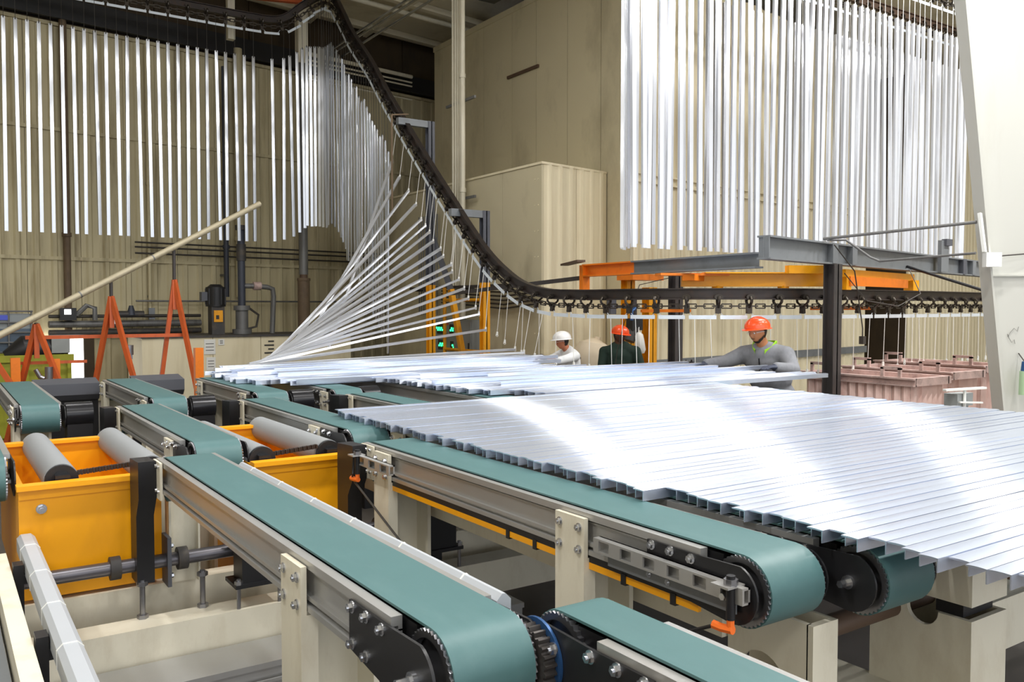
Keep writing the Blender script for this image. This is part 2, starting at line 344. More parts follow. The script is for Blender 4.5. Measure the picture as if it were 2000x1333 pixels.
def conveyor(label, x0, x1, yn, yf, posts=(), near='drive', far='plain', bolts=True, legs=True):
    t = thing('belt_conveyor', label, 'conveyor', ((x0+x1)/2, (yn+yf)/2, 0), 'green belt conveyors')
    MB().loop(belt_outline(yn,yf,0), belt_outline(yn,yf,.007), 'x', x0+.004, x1-.004).build('belt', 'belt', t)
    fy = yf-(.05 if far == 'plain' else .3)
    for x, sg in ((x0, 1), (x1, -1)):
        side_rail(x, sg, yn+.26, fy).build('side_rail', 'alu_dull', t)
    B(x0+.01, x1-.01, yn+.2, yf-.16, ZT-.15, ZT-.02).build('inner_beam', 'black', t)
    for yc, kind in ((yn+RP, near), (yf-RP, far)):
        MB().cyl((x0+.02,yc,ZT-RP), (x1-.02,yc,ZT-RP), RP-.012, 24).build('pulley', 'steel', t)
        if kind == 'drive':
            for x, w in ((x0-.004, .02), (x1-.016, .02)): pulley_ring(x, yc, w).build('toothed_rim', 'steel', t)
            fl = yc > (yn+yf)/2
            for k, x in enumerate((x0-.042, x1+.034)):
                pl = end_plate(x, yn if not fl else yf-2*RP, flip=fl).build('end_plate', 'black', t)
                if k == 0 and bolts:
                    sgn = -1 if fl else 1; e = yc
                    for dy, dz in ((.36,-.045),(.27,-.045),(.175,-.048),(.36,-.145),(.27,-.15)):
                        inst('bolt', hexb, pl, (x, e+sgn*dy, ZT+dz))
                    MB().cyl((x+.005,e,ZT-RP), (x-.012,e,ZT-RP), .022, 12).cyl((x-.012,e,ZT-RP), (x-.05,e,ZT-RP), .012, 6).build('axle_end', 'chrome', pl)
    for y in posts:
        p = B(x0-.055, x0-.036, y-.09, y+.09, .0, ZT-.028).box(x0-.036, x0+.0, y-.09, y-.082, 0, ZT-.18).box(x0-.036, x0+.22, y+.07, y+.09, 0, ZT-.18).box(x0+.2, x0+.22, y-.06, y+.07, 0, ZT-.2).build('post', 'cream', t)
        if bolts:
            for dy in (-.06, .06):
                for dz in (-.065, -.15): inst('bolt', hexb, p, (x0-.055, y+dy, ZT+dz))
    return t
cA = conveyor('long green belt conveyor with cream post at the lower centre foreground', .97, 1.205, 1.68, 4.74, (2.61,))
cB = conveyor('long green belt conveyor running along the near edge of the bar sheet', 2.07, 2.33, 1.68, 4.62, (2.60, 4.28))
cB2 = conveyor('dark shaded belt conveyor just under the near ends of the bars', 2.47, 2.73, 1.55, 5.3, (4.9,))
cN = conveyor('nearest green belt conveyor cut off by the bottom edge', 1.30, 1.465, -.6, 1.83, (), near='plain', far='drive')
cC = conveyor('green belt conveyor ending above the second yellow pit with grey rollers', 1.21, 1.47, 4.97, 7.38, (5.45,))
cD = conveyor('short green belt conveyor behind the left yellow pit', 1.52, 1.79, 7.62, 10.12, (7.8, 9.95))
cE = conveyor('short green belt conveyor left of the stacked bar ends', 2.40, 2.68, 7.62, 9.78, (7.95, 9.5))
cF = conveyor('short green belt conveyor passing under the stacked bars', 3.09, 3.36, 7.5, 9.9, (7.7, 9.5))
cL = conveyor('short green belt conveyor at the far left edge', .55, .82, 7.62, 10.3, (7.85,))
cL2 = conveyor('belt conveyor with only its rounded end showing at the left edge', .02, .29, 5.0, 7.3, (5.5,))
cE2 = conveyor('green belt conveyor behind the second yellow pit running under the sheet corner', 2.15, 2.40, 4.95, 7.32, (5.5,))
cG = conveyor('green belt conveyor between far bar group and near sheet', 3.08, 3.33, 5.0, 7.25, ())
for k, x in enumerate((3.9, 4.85, 5.8)):
    conveyor(['belt conveyor with black end disc under the left ends of far bars', 'belt conveyor under the middle of the far bar group', 'belt conveyor under the right part of the far bar group'][k], x, x+.26, 5.9, 9.3, (6.2,), bolts=False)
for k, x in enumerate((3.5, 4.5)):
    conveyor(['hidden belt conveyor under the left third of near sheet', 'hidden belt conveyor under the middle of near sheet'][k], x, x+.26, 1.55, 5.6, (5.2,), bolts=False)
conveyor('belt conveyor whose end peeps out beyond the right edge of near sheet', 5.75, 6.01, 2.4, 5.7, (), bolts=False)
conveyor('belt conveyor running past the right ends of the near sheet', 6.3, 6.56, 1.0, 3.9, (), near='plain', far='drive', bolts=False)
conveyor('belt conveyor with dark rail between near sheet and the copper racks', 6.3, 6.56, 4.1, 7.2, (), bolts=False)
# black end brackets, cream head plates of the middle row
def head(x0, y, w=.26, big=1):
    t = thing('bearing_bracket', 'x', 'bracket', (x0-.06, y, 0), 'black bearing brackets')
    MB().prism([(y-.02, ZT-.01), (y+.2, ZT-.02), (y+.2, .55), (y+.05, .55), (y+.05, ZT-.3), (y-.02, ZT-.2)] if big else [(y-.02,ZT-.01),(y+.2,ZT-.02),(y+.12,.85),(y+.02,.85)], 'x', x0-.135, x0-.05).build('cover', 'black', t)
    h = B(x0-.048, x0-.036, y-.1, y+.06, ZT-.2, ZT-.012).build('head_plate', 'cream', t)
    for dy in (-.07, -.02, .03):
        for dz in (-.035, -.16): inst('bolt', hexs, h, (x0-.048, y+dy, ZT+dz))
    return t
tag(head(.97, 4.62), 'black bearing bracket at the head of long foreground conveyor')
tag(head(2.07, 4.50), 'black bearing bracket with sensor beside the second yellow pit')
tag(head(1.21, 7.24), 'black bearing bracket behind the left yellow pit')
tag(head(2.15, 7.2), 'black wedge bracket with white glint at the middle conveyor')
tag(head(3.08, 7.12), 'black wedge bracket left of the near sheet corner')
# drum motors at the ends of the far row
for k, x in enumerate((.82, 1.79, 2.68, 3.36)):
    t = thing('drum_motor', 'black drum motor beside the rounded end of %s' % ['far left conveyor', 'conveyor behind the left pit', 'conveyor left of the stack', 'conveyor under the stack'][k], 'motor', (x+.14, 7.73, 0), 'black drum motors')
    MB().cyl((x+.045,7.73,ZT-.1), (x+.24,7.73,ZT-.1), .1, 24).build('drum', 'black_gloss', t)
    B(x+.05, x+.235, 7.66, 7.84, .3, ZT-.1).build('housing', 'black', t)
    inst('bolt', hexs, t, (x+.05, 7.75, ZT-.3))
    B(x+.09, x+.2, 7.7, 7.82, 0, .3).build('foot', 'black', t)
# grey cover beams along the far row and black sheets below for the dark pit void
for k, (a, b) in enumerate(((-.9, .5), (.86, 1.48), (1.83, 2.36))):
    t = thing('cover_beam', 'dark grey cover beam across the far row, %s' % ['left of the far left conveyor', 'between the two left conveyors', 'left of the stacked bars'][k], 'beam', ((a+b)/2, 10.35, 0), 'grey cover beams')
    MB().prism([(10.2, 1.15), (10.5, 1.19), (10.5, 1.06), (10.2, 1.03)], 'x', a, b).build('top_cover', 'gray_dark', t)
    MB().prism([(10.2, 1.03), (10.35, 1.03), (10.4, .97), (10.26, .97)], 'x', a, b).build('lip', 'gray_dark', t)
    B(a, b, 10.32, 10.36, .0, .97).build('skirt', 'black', t)  # black sheet put in for the dark void under the beam
t = thing('pit_void_backdrop', 'added black curtain hanging below the stacked bars', 'backdrop', (3.3, 10.4, 0))  # black sheet added where the pit below the stack is only dark
B(2.72, 5.6, 10.38, 10.42, 0, 1.12).build('sheet', 'black', t); B(2.72, 5.6, 10.36, 10.44, 1.12, 1.16).build('rail', 'black', t)
# ------------------------------------------------------------------ yellow pits with rollers
def pit(label, x0, x1, y0, y1, zt=1.085, zb=.53):
    t = thing('roller_pit', label, 'machine pit', ((x0+x1)/2, (y0+y1)/2, 0), 'yellow roller pits')
    w = .03
    f = B(x0, x1, y0, y0+w, zb, zt-.05).box(x0-.01, x1+.01, y0-.05, y0+w, zt-.025, zt).box(x0, x1, y0-.012, y0, zt-.075, zt-.025).build('front_wall', 'yellow', t)
    inst('bolt', hexb, f, (x0+.1, y0, zt-.13), (0, 0, PI/2), (1.5,1.5,1.5))
    B(x0, x1, y1-w, y1, zb, zt).box(x0, x1, y1-w-.03, y1+.03, zt, zt+.02).build('rear_wall', 'yellow', t)
    B(x0, x0+w, y0+w, y1-w, zb, zt-.02).build('side_wall', 'yellow', t)
    B(x1-w, x1, y0+w, y1-w, zb, zt-.02).build('side_wall', 'yellow', t)
    B(x0, x1, y0, y1, zb-.03, zb).build('floor_plate', 'yellow', t)
    MB().prism([(y0+w,zt-.1),(y0+.35,zb),(y0+w,zb)], 'x', (x0+x1)/2-.01, (x0+x1)/2+.01).build('gusset', 'yellow', t)
    MB().prism([(y1-w,zt-.05),(y1-.7,zb),(y1-w,zb)], 'x', x0+.28, x0+.3).build('gusset', 'yellow', t)
    B(x0+.06, x1-.06, y0+.16, y1-.1, 0, zb-.03).build('base', 'yellow', t)
    return t
p1 = pit('yellow painted pit with two grey rollers at the left', .33, 1.0, 4.88, 6.3)
p2 = pit('yellow painted pit with two grey rollers in the middle', 1.5, 2.06, 4.88, 6.3)
def roller(label, x, y0=4.98, y1=6.34, z=1.07, r=.083):
    t = thing('grey_roller', label, 'roller', (x, (y0+y1)/2, z-r), 'grey coated rollers')
    MB().cyl((x,y0+.03,z), (x,y1,z), r, 32).build('sleeve', 'roller', t)
    MB().cyl((x,y0,z), (x,y0+.03,z), r-.004, 28).cyl((x,y0-.005,z),(x,y0,z),.05,20).build('end_cap', 'black', t)
    MB().box(x-.035, x+.035, y0-.05, y0-.005, z-.045, z+.035).cyl((x,y0-.056,z),(x,y0-.05,z),.012,10).build('bearing', 'black_gloss', t)
    for k in range(14):
        a = 2*PI*k/14; MB().box(-.006, .006, -.004, .004, -.012, .012)
    B(x-.03, x+.03, y0-.04, y0, .85, z-.045).build('bearing_foot', 'black', t)
    B(x-.03, x+.03, y1, y1+.04, .85, z+.03).build('bearing_foot', 'black', t)
roller('leftmost grey coated roller in the left yellow pit', .535)
roller('grey coated roller in left pit beside the black bracket', .975)
roller('grey coated roller behind the curved belt end in middle pit', 1.585)
roller('grey coated roller rightmost, in the middle pit by the sheet', 2.0)
def link_chain(name, label, p0, p1, n=20):
    p0 = Vector(p0); p1 = Vector(p1); m = MB()
    for i in range(n):
        a = p0.lerp(p1, i/n); b = p0.lerp(p1, (i+.8)/n); m.bar(a, b, .03 if i % 2 else .018, .024)
    return tag(m.build(name, 'dark_steel', loc=tuple((p0+p1)/2)), label, 'chain', 'roller drive chains')
link_chain('drive_chain', 'black drive chain between the rollers of the left pit', (.61,5.0,1.1), (.9,5.0,1.12))
link_chain('drive_chain', 'black drive chain between the rollers of the middle pit', (1.66,5.0,1.1), (1.93,5.0,1.12))
# ------------------------------------------------------------------ understructure
def bm_(name, label, cat, m, *boxes, group=None, extra=None):
    b0 = boxes[0]; t = MB()
    for b in boxes: t.box(*b)
    return tag(t.build(name, m, loc=((b0[0]+b0[1])/2, (b0[2]+b0[3])/2, b0[4])), label, cat, group)
bm_('cross_beam', 'cream cross beam directly below the yellow pits', 'beam', 'cream', (-.4, 3.4, 4.86, 4.98, .3, .48), group='cream cross beams')
bm_('cross_beam', 'cream cross beam with peeling edge below the threaded rods', 'beam', 'cream', (-.4, 3.4, 4.52, 4.7, .16, .37), group='cream cross beams')
t = thing('cable_channel', 'grey aluminium cable channel along the floor behind the foreground conveyor', 'channel', (1.2, 4.35, 0))
B(-.4, 2.9, 4.2, 4.48, .0, .17).build('body', 'alu_dull', t); B(-.4, 2.9, 4.18, 4.5, .17, .2).build('lid', 'alu_dull', t); B(-.4,2.9,4.17,4.18,.1,.115).build('rib', 'alu_dull', t)
t = thing('drive_shaft', 'grey steel drive shaft passing through the black brackets', 'shaft', (1.4, 4.86, 0))
MB().cyl((-.4,4.76,.63), (2.75,4.76,.63), .036, 20).build('tube', 'shaft', t)
for x in (.72, 1.05, 2.2):
    MB().cyl((x,4.76,.63), (x+.05,4.76,.63), .06, 16).build('flange', 'pump', t)
for x in (.99,):
    B(x, x+.02, 4.70, 4.84, .5, .76).build('flange_plate', 'gray_dark', t)
    for dz in (.55, .71): inst('bolt', hexb, t, (x+.02, 4.74, dz), (0,0,PI))
for x in (-.2, 2.6): B(x-.04, x+.04, 4.72, 4.8, .37, .6).build('pedestal', 'black', t)
rod = MB().cyl((0,0,0), (0,0,.2), .014, 10).cyl((0,0,.0),(0,0,.02),.028,6).cyl((0,0,.17),(0,0,.19),.028,6).mesh('threaded_rod', 'steel')
for k, (x, y) in enumerate(((.86,4.68),(1.16,4.68),(1.98,4.66),(2.3,4.66))):
    tag(inst('threaded_rod', rod, None, (x, y, .37), scale=(1,1,1.0)), 'threaded steel levelling rod, %s from the left on the cream beam' % ordn(k+1), 'rod', 'levelling rods')
t = thing('hanger_channel', 'cream channel bracket below the head of the foreground conveyor', 'bracket', (1.1, 4.85, .48))
B(1.02, 1.18, 4.84, 4.852, .48, 1.02).build('web', 'cream', t); B(1.02, 1.03, 4.8, 4.84, .48, 1.02).build('flange', 'cream', t); B(1.17, 1.18, 4.8, 4.84, .48, 1.02).build('flange', 'cream', t)
def bblock(x, y, z, label):
    t = thing('bearing_block', label, 'bearing', (x, y, z), 'black bearing blocks')
    B(x-.09, x+.09, y-.08, y+.08, z, z+.2).build('body', 'black', t); B(x-.13, x+.13, y-.1, y+.1, z-.02, z).build('base_plate', 'black', t)
    B(x-.12, x+.12, y-.1, y+.1, z+.2, z+.215).build('top_plate', 'black', t)
    B(x-.06, x-.0, y-.04, y+.04, z+.215, z+.36).build('arm', 'pump', t)
    for dx in (-.11, .11):
        MB().cyl((x+dx,y-.08,z-.14), (x+dx,y-.08,z+.03), .011, 8).build('stud', 'steel', t)
        MB().cyl((x+dx,y-.08,z), (x+dx,y-.08,z+.02), .022, 6).build('nut', 'chrome', t)
bblock(2.55, 4.62, .5, 'black bearing block under the second conveyor rail')
bblock(1.42, 4.62, .5, 'black bearing block half hidden behind the foreground conveyor')
# rails and frame under conveyor B
t = thing('support_rail', 'cream support rail with peeling paint under the second conveyor', 'rail', (2.37, 3.3, 0))
B(2.33, 2.405, 2.11, 5.2, .78, .895).build('rail', 'cream', t)
B(2.34, 2.4, 2.75, 2.83, 0, .78).build('leg', 'cream', t); B(2.34, 2.4, 5.0, 5.08, 0, .78).build('leg', 'cream', t)
t = thing('energy_rail', 'yellow and black conductor rail under the second conveyor', 'rail', (2.05, 3.2, .97))
B(2.04, 2.054, 1.95, 4.35, .978, 1.004).build('yellow_strip', 'yellow', t); B(2.04, 2.06, 1.95, 4.35, 1.004, 1.03).build('black_strip', 'black', t)
for y in (2.05, 2.3, 2.85, 3.05): B(2.036, 2.06, y, y+.025, .97, 1.01).build('clamp', 'black', t)
def arch(y0, y1, z0, z1, yc, r, up=True):
    if up: return [(y0,z0)]+[(yc-r*math.cos(a), z0+r*math.sin(a)) for a in [PI*i/12 for i in range(13)]]+[(y1,z0),(y1,z1),(y0,z1)]
    return [(y0,z0),(y1,z0),(y1,z1)]+[(yc+r*math.cos(a), z1-r*math.sin(a)) for a in [PI*i/12 for i in range(13)]]+[(y0,z1)]
t = thing('end_bracket', 'cream box bracket with half-round cutout below the belt end', 'bracket', (2.4, 1.9, .7))
MB().prism(arch(1.76, 2.1, .68, .93, 1.95, .1), 'x', 2.35, 2.37).build('side_plate', 'cream', t)
B(2.35, 2.48, 1.74, 1.765, .68, .93).build('front_plate', 'cream', t); B(2.465, 2.48, 1.765, 2.1, .68, .93).build('side_plate', 'cream', t)
MB().cyl((2.352,1.97,.88), (2.34,1.97,.88), .02, 16).build('black_plug', 'black', t)
B(2.38,2.46,1.9,2.0,0,.68).build('leg','black',t)
t = thing('portal_post', 'cream box post with round cutouts below the sheet edge', 'post', (3.08, 1.72, 0))
for x in (2.98, 3.2):
    MB().prism(arch(1.58, 1.95, .92, 1.1, 1.8, .075), 'x', x, x+.02).build('upper_plate', 'cream', t)
    MB().prism(arch(1.58, 1.95, .0, .87, 1.74, .06, False), 'x', x, x+.02).build('lower_plate', 'cream', t)
B(2.98, 3.22, 1.56, 1.58, .92, 1.1).build('upper_front', 'cream', t); B(2.98, 3.22, 1.56, 1.58, 0, .87).build('lower_front', 'cream', t)
B(3.0, 3.2, 1.6, 1.7, .87, .92).build('spacer', 'black', t); B(3.0,3.2,1.94,1.95,0,1.1).build('rear_plate','cream',t)
B(3.22, 3.4, 1.5, 1.6, .98, 1.02).build('arm', 'brown', t)
t = thing('torque_shaft', 'brown steel torque shaft running to the cutout of the cream post', 'shaft', (2.9, 1.85, 0))
MB().cyl((2.5,1.88,.83), (3.6,1.84,.86), .04, 20).build('tube', 'brown', t); B(3.3, 3.4, 1.8, 1.9, 0, .84).build('pedestal', 'cream', t); B(2.52,2.58,1.84,1.92,0,.8).build('pedestal','black',t)
bm_('frame_beam', 'cream frame beam along the floor by the portal post', 'beam', 'cream', (2.75, 3.0, 1.2, 2.2, 0, .55), group='cream frame members')
bm_('frame_beam', 'cream upright with black scuffs behind the brown shaft', 'beam', 'cream', (3.0, 3.14, 2.4, 2.55, 0, 1.0), (3.05,3.1,2.36,2.4,.2,.98), group='cream frame members')
bm_('frame_beam', 'cream cross member under the sheet behind the belt ends', 'beam', 'cream', (2.8, 4.6, 2.6, 2.72, .8, 1.0), group='cream frame members')
bm_('frame_beam', 'cream cross member right of the portal post', 'beam', 'cream', (3.3, 5.2, 1.9, 2.05, .45, .68), group='cream frame members')
bm_('frame_beam', 'cream diagonal-lit plate at the lower right corner', 'beam', 'cream', (3.3, 3.9, 1.3, 1.4, .1, .3), group='cream frame members')
# sensor guide on conveyor B and at its head
def guide(label, x, y0, y1, z, sens):
    t = thing('sensor_rail', label, 'sensor rail', (x, (y0+y1)/2, z), 'slotted sensor rails')
    m = MB().box(x-.004, x+.03, y0, y1, z+.045, z+.052).box(x-.004, x+.03, y0, y1, z, z+.007).box(x+.022, x+.03, y0, y1, z, z+.052)
    n = int((y1-y0)/.11)
    for i in range(n+1): yy = y0+(y1-y0)*i/n; m.box(x-.004, x+.004, max(y0,yy-.03), min(y1,yy+.03), z+.007, z+.045)
    m.build('slotted_profile', 'alu_dull', t)
    if y1-y0 > .5: B(x+.024, x+.03, y0+.05, y1-.05, z-.045, z).build('lower_plate', 'gray_paint', t)
    a = MB().cyl((x-.01,sens,z-.05), (x-.01,sens,z+.085), .014, 12).build('sensor_body', 'black', t)
    B(x-.045, x+.03, sens-.02, sens+.05, z+.05, z+.057).build('mount', 'alu_dull', t)
    MB().cyl((x-.01,sens,z+.055), (x-.01,sens,z+.075), .022, 8).build('nut', 'steel', a)
    MB().cyl((x-.01,sens,z-.05),(x-.01,sens,z-.075),.012,10).tube([(x-.01,sens-.01,z-.08),(x-.015,sens+.03,z-.083),(x-.02,sens+.06,z-.08)],.014,8).build('orange_plug', 'sensor_orange', a)
    return t
guide('long slotted sensor rail with orange plug at the curved belt end', 1.99, 1.72, 2.42, 1.075, 1.76)
guide('short slotted sensor rail with orange plug at the conveyor head', 1.93, 4.0, 4.42, 1.1, 4.38)
tag(MB().tube([(1.97,1.82,.99),(2.0,2.0,.9),(2.1,2.3,.8),(2.2,2.7,.75)], .006, 6).build('sensor_cable', 'black', loc=(2.1,2.2,.8)), 'thin black cable running from the orange plug into the frame', 'cable')
tag(MB().tube([(1.91,4.43,1.02),(1.9,4.4,1.05),(1.93,4.45,1.15)], .005, 6).build('sensor_cable', 'black', loc=(1.92,4.4,1)), 'thin grey cable looping at the conveyor head sensor', 'cable')
tag(MB().tube([(1.92,4.42,1.0),(1.98,3.6,.62),(2.02,3.1,.42),(2.05,2.6,.2)], .006, 6).build('hose', 'wire_dark', loc=(1.98,3.5,.6)), 'thin dark hose slanting down beside the black bracket', 'cable')
# cable duct beside conveyor A and at the left
def duct(label, x0, x1, y0, y1, z0, z1, n):
    t = thing('cable_duct', label, 'duct', ((x0+x1)/2, (y0+y1)/2, z0), 'pale cable ducts')
    c = .018
    MB().prism([(x0,z0),(x1,z0),(x1,z1-c),(x1-c,z1),(x0+c,z1),(x0,z1-c)], 'y', y0, y1).build('duct_body', 'duct', t)
    for i in range(n):
        y = y0+(y1-y0)*(i+.5)/n
        MB().prism([(x0-.002,z0),(x1+.002,z0),(x1+.002,z1-c),(x1-c,z1+.002),(x0+c,z1+.002),(x0-.002,z1-c)], 'y', y, y+.008).build('joint_strip', 'white', t)
    return t
duct('pale cable duct along the right side of the foreground conveyor', 1.242, 1.288, 1.92, 4.3, 1.12, 1.195, 6)
duct('pale cable duct running down the lower left corner', .315, .395, 1.5, 4.83, .77, .85, 7)
B_ = bm_('floor_channel', 'cream channel rail at the lower left edge', 'rail', 'cream', (.2, .262, 1.6, 4.7, .66, .8))
bm_('side_skirt', 'grey ribbed machine skirt at the very lower left edge', 'panel', 'gray_paint', (.04, .19, 1.6, 4.7, .1, .72))
for k, y in enumerate((4.4, 3.4)):
    t = thing('duct_stand', ['black stand holding the left cable duct near the pit', 'black stand holding the left cable duct near the bottom edge'][k], 'stand', (.35, y, 0), 'duct stands')
    B(.27, .31, y-.04, y+.04, 0, .82).build('upright', 'black', t); B(.27, .39, y-.03, y+.03, .73, .77).build('shelf', 'black', t)
tag(MB().cyl((.5,3.2,.3), (.5,3.2,.55), .03, 12).box(.47,.53,3.17,3.23,0,.3).build('valve', 'black', loc=(.5,3.2,0)), 'small black valve beside the lower left duct', 'valve')
# gear coupling between conveyor A and the nearest conveyor
t = thing('gear_coupling', 'black toothed coupling wheel between the two nearest belts', 'gear', (1.28, 1.74, 0))
m = MB(); o = []; i_ = []; n = 96
for k in range(n): a = 2*PI*k/n; r = .088 if (k//2) % 2 else .078; o.append((1.745+r*math.cos(a), 1.085+r*math.sin(a)))
m.prism(o, 'x', 1.214, 1.249).build('toothed_wheel', 'gear', t)
MB().cyl((1.207,1.745,1.085), (1.214,1.745,1.085), .03, 16).build('hub', 'black', t)
oo = [(1.745+.1*math.cos(2*PI*k/32), 1.085+.1*math.sin(2*PI*k/32)) for k in range(32)]; ii = [(1.745+.08*math.cos(2*PI*k/32), 1.085+.08*math.sin(2*PI*k/32)) for k in range(32)]
MB().loop(oo, ii, 'x', 1.249, 1.257).build('blue_ring', 'gearblue', t)
for a in (.9, 2.6, 4.4): 
    y, z = 1.745+.085*math.cos(a), 1.085+.085*math.sin(a); inst('bolt', hexb, t, (1.249, y, z))
B(1.21,1.25,1.72,1.77,0,1.0).build('stand', 'black', t)
bm_('timber_block', 'tan timber block wedged below the coupling wheel', 'block', 'timber', (1.16, 1.32, 1.35, 1.55, .9, .99), (1.2,1.28,1.4,1.5,0,.9))
# ------------------------------------------------------------------ aluminium bars
LB = 3.85
def bar_mesh(name, L, m, w=.06, leg=.042, sag=.0016):
    h = w/2; t = .0035; top = [(-h+w*i/6, sag*(1-((-h+w*i/6)/h)**2)) for i in range(7)]
    poly = [(-h,-leg)]+top+[(h,-.004),(-h+t,-.004),(-h+t,-leg)]
    return MB().prism(poly, 'x', 0, L).mesh(name, m, smooth=30)
bar_s = [bar_mesh('aluminium_bar', LB, 'alu'), bar_mesh('aluminium_bar', LB-.05, 'alu'), bar_mesh('aluminium_bar', LB-.11, 'alu')]
zb = ZT+.044
y = .86; k = 0
while y < 5.72:
    x0 = (2.33 if y > 2.52 else 2.40)+random.choice((0,0,.012,-.02,.03))
    o = inst('aluminium_bar', bar_s[0], None, (x0, y, zb+random.uniform(0,.003)), (random.gauss(0,.006), random.gauss(0,.0006), random.gauss(0,.0007)))
    tag(o, 'bright aluminium bar of the wide near sheet, %s from its nearest edge' % ordn(k+1), 'bar', 'bars of the near sheet')
    y += .0645; k += 1
for k, yy in enumerate((2.555,)):
    pass
y = 5.84; k = 0
while y < 8.05:
    x0 = 3.98+random.uniform(-.06,.06)+(.25 if y < 6.2 else 0)
    o = inst('aluminium_bar', random.choice(bar_s[1:]), None, (x0-.25*(y-5.84)/2.2, y, zb+random.uniform(0,.012)), (random.gauss(0,.02), random.gauss(0,.001), random.gauss(0,.004)))
    k += 1; tag(o, 'aluminium bar of the far group before the workers, %s from the near sheet' % ordn(k), 'bar', 'bars of the far group'); y += .066
for k, (x, yy, z, rz) in enumerate(((4.6,6.6,zb+.05,.01),(4.1,7.0,zb+.05,-.012),(4.3,7.6,zb+.055,.006),(4.9,7.3,zb+.06,-.02))):
    tag(inst('aluminium_bar', bar_s[2], None, (x-.3,yy,z), (.02,0,rz)), 'loose aluminium bar lying on top of the far group, %s from the near sheet' % ordn([1,2,4,3][k]), 'bar', 'loose bars on the far group')
y = 8.1; k = 0
while y < 9.75:
    x0 = 2.52+random.uniform(-.07,.05)+(.9*(8.6-y) if y < 8.6 else 0)
    tag(inst('aluminium_bar', bar_s[0], None, (x0, y, zb+random.uniform(0,.02)), (random.gauss(0,.05), 0, random.gauss(.005,.01))),
        'aluminium bar of the stack jutting out left, %s from its front' % ordn(k+1), 'bar', 'bars of the left stack'); y += .068; k += 1
for k in range(9):
    tag(inst('aluminium_bar', bar_s[1], None, (2.6+random.uniform(-.1,.4), 8.75+k*.11, zb+.05+.012*(k % 3)), (random.gauss(0,.1), -random.uniform(0,.012), random.gauss(.03,.015))),
        'aluminium bar piled on top of the left stack, %s from the front' % ordn(k+1), 'bar', 'bars piled on the left stack')
# fan of bars being lifted: tip (right end) positions measured along the climbing rail, left ends still low
TIP = [(14.54,4.67),(14.23,4.35),(13.89,4.06),(13.6,3.79),(13.41,3.51),(13.26,3.39),(13.11,3.27),(12.98,3.1),(12.72,2.96),(12.63,2.83),(12.37,2.68),(12.34,2.56),(12.12,2.43),(11.95,2.28),(11.82,2.12),(11.6,1.97),(11.5,1.87),(11.3,1.63),(10.49,1.36),(10.26,1.32),(9.99,1.28)]
BASEY = [13.2,12.9,12.55,12.2,11.9,11.6,11.4,11.2,11.0,10.8,10.65,10.5,10.35,10.2,10.1,10.0,9.9,9.8,9.7,9.62,9.55]
fan_me = bar_mesh('aluminium_bar', 1.0, 'alu_row', w=.05, leg=.03)
def bar_between(me, tip, base, roll=0):
    d = Vector(tip)-Vector(base); L = d.length; t = d.normalized()
    r = Vector((0,0,1)).cross(t).normalized(); u = t.cross(r)
    M = Matrix((t, r, u)).transposed(); q = M.to_quaternion() @ Quaternion((1,0,0), roll)
    return inst('aluminium_bar', me, None, base, q, (L,1,1))
FAN = []
for k, ((ty, tz), by) in enumerate(zip(TIP, BASEY)):
    tip = Vector((7.1, ty, tz)); L = 4.05+.5*k/20
    bz = 1.3+.006*(k % 4); dx2 = L*L-(tz-bz)**2-(ty-by)**2
    base = Vector((7.1-math.sqrt(max(dx2,.2)), by, bz))
    o = bar_between(fan_me, tip, base, random.gauss(0,.25))
    tag(o, 'aluminium bar in the lifted fan, %s from its top' % ordn(k+1), 'bar', 'bars of the lifted fan'); FAN.append(tip)
# ------------------------------------------------------------------ overhead chain conveyor
def catmull(P, n=14):
    P = [Vector(p) for p in P]; out = []
    for i in range(len(P)-1):
        p0 = P[max(i-1,0)]; p1 = P[i]; p2 = P[i+1]; p3 = P[min(i+2,len(P)-1)]
        for k in range(n):
            t = k/n; out.append(.5*((2*p1)+(p2-p0)*t+(2*p0-5*p1+4*p2-p3)*t*t+(3*p1-p0-3*p2+p3)*t**3))
    return out+[P[-1]]
RC = (9.23, 8.84)
RAILP = [(-1,18.1,8.02),(2,18.1,8.02),(4.5,18.1,8.02),(5.6,18.1,8.02),(6.25,18.1,8.08),(6.7,18.02,8.42),(7.02,17.8,8.62),(7.18,17.45,8.5),(7.23,17.1,8.1),(7.23,16.55,7.5),(7.23,15.7,6.75),(7.23,14.9,5.93),(7.23,13.49,4.6),(7.23,12.6,3.8),(7.23,11.93,3.2),(7.23,11.35,2.74),(7.23,10.75,2.4),(7.23,10.3,2.24),(7.23,9.8,2.16),(7.23,9.3,2.14)]
RAILP += [(RC[0]+2*math.cos(a), RC[1]+2*math.sin(a), 2.13) for a in [PI+PI/2*i/6 for i in range(7)]]
RAILP += [(10.3,6.86,2.13),(11.6,6.95,2.13),(13,7.1,2.13),(14.6,7.3,2.13)]
class Path:
    def __init__(s, pts):
        s.p = catmull(pts); s.d = [0]
        for a, b in zip(s.p, s.p[1:]): s.d.append(s.d[-1]+(b-a).length)
        s.L = s.d[-1]
    def at(s, q):
        q = min(max(q,0), s.L-1e-4); i = 0
        lo, hi = 0, len(s.d)-1
        while hi-lo > 1:
            mid = (lo+hi)//2
            if s.d[mid] <= q: lo = mid
            else: hi = mid
        f = (q-s.d[lo])/max(1e-9, s.d[hi]-s.d[lo]); P = s.p[lo].lerp(s.p[hi], f); a = s.p[max(lo-1,0)]; b = s.p[min(hi+1,len(s.p)-1)]
        t = (b-a).normalized(); side = t.cross(Vector((0,0,1))).normalized(); up = side.cross(t).normalized()
        return P, t, side, up
RP_ = Path(RAILP)
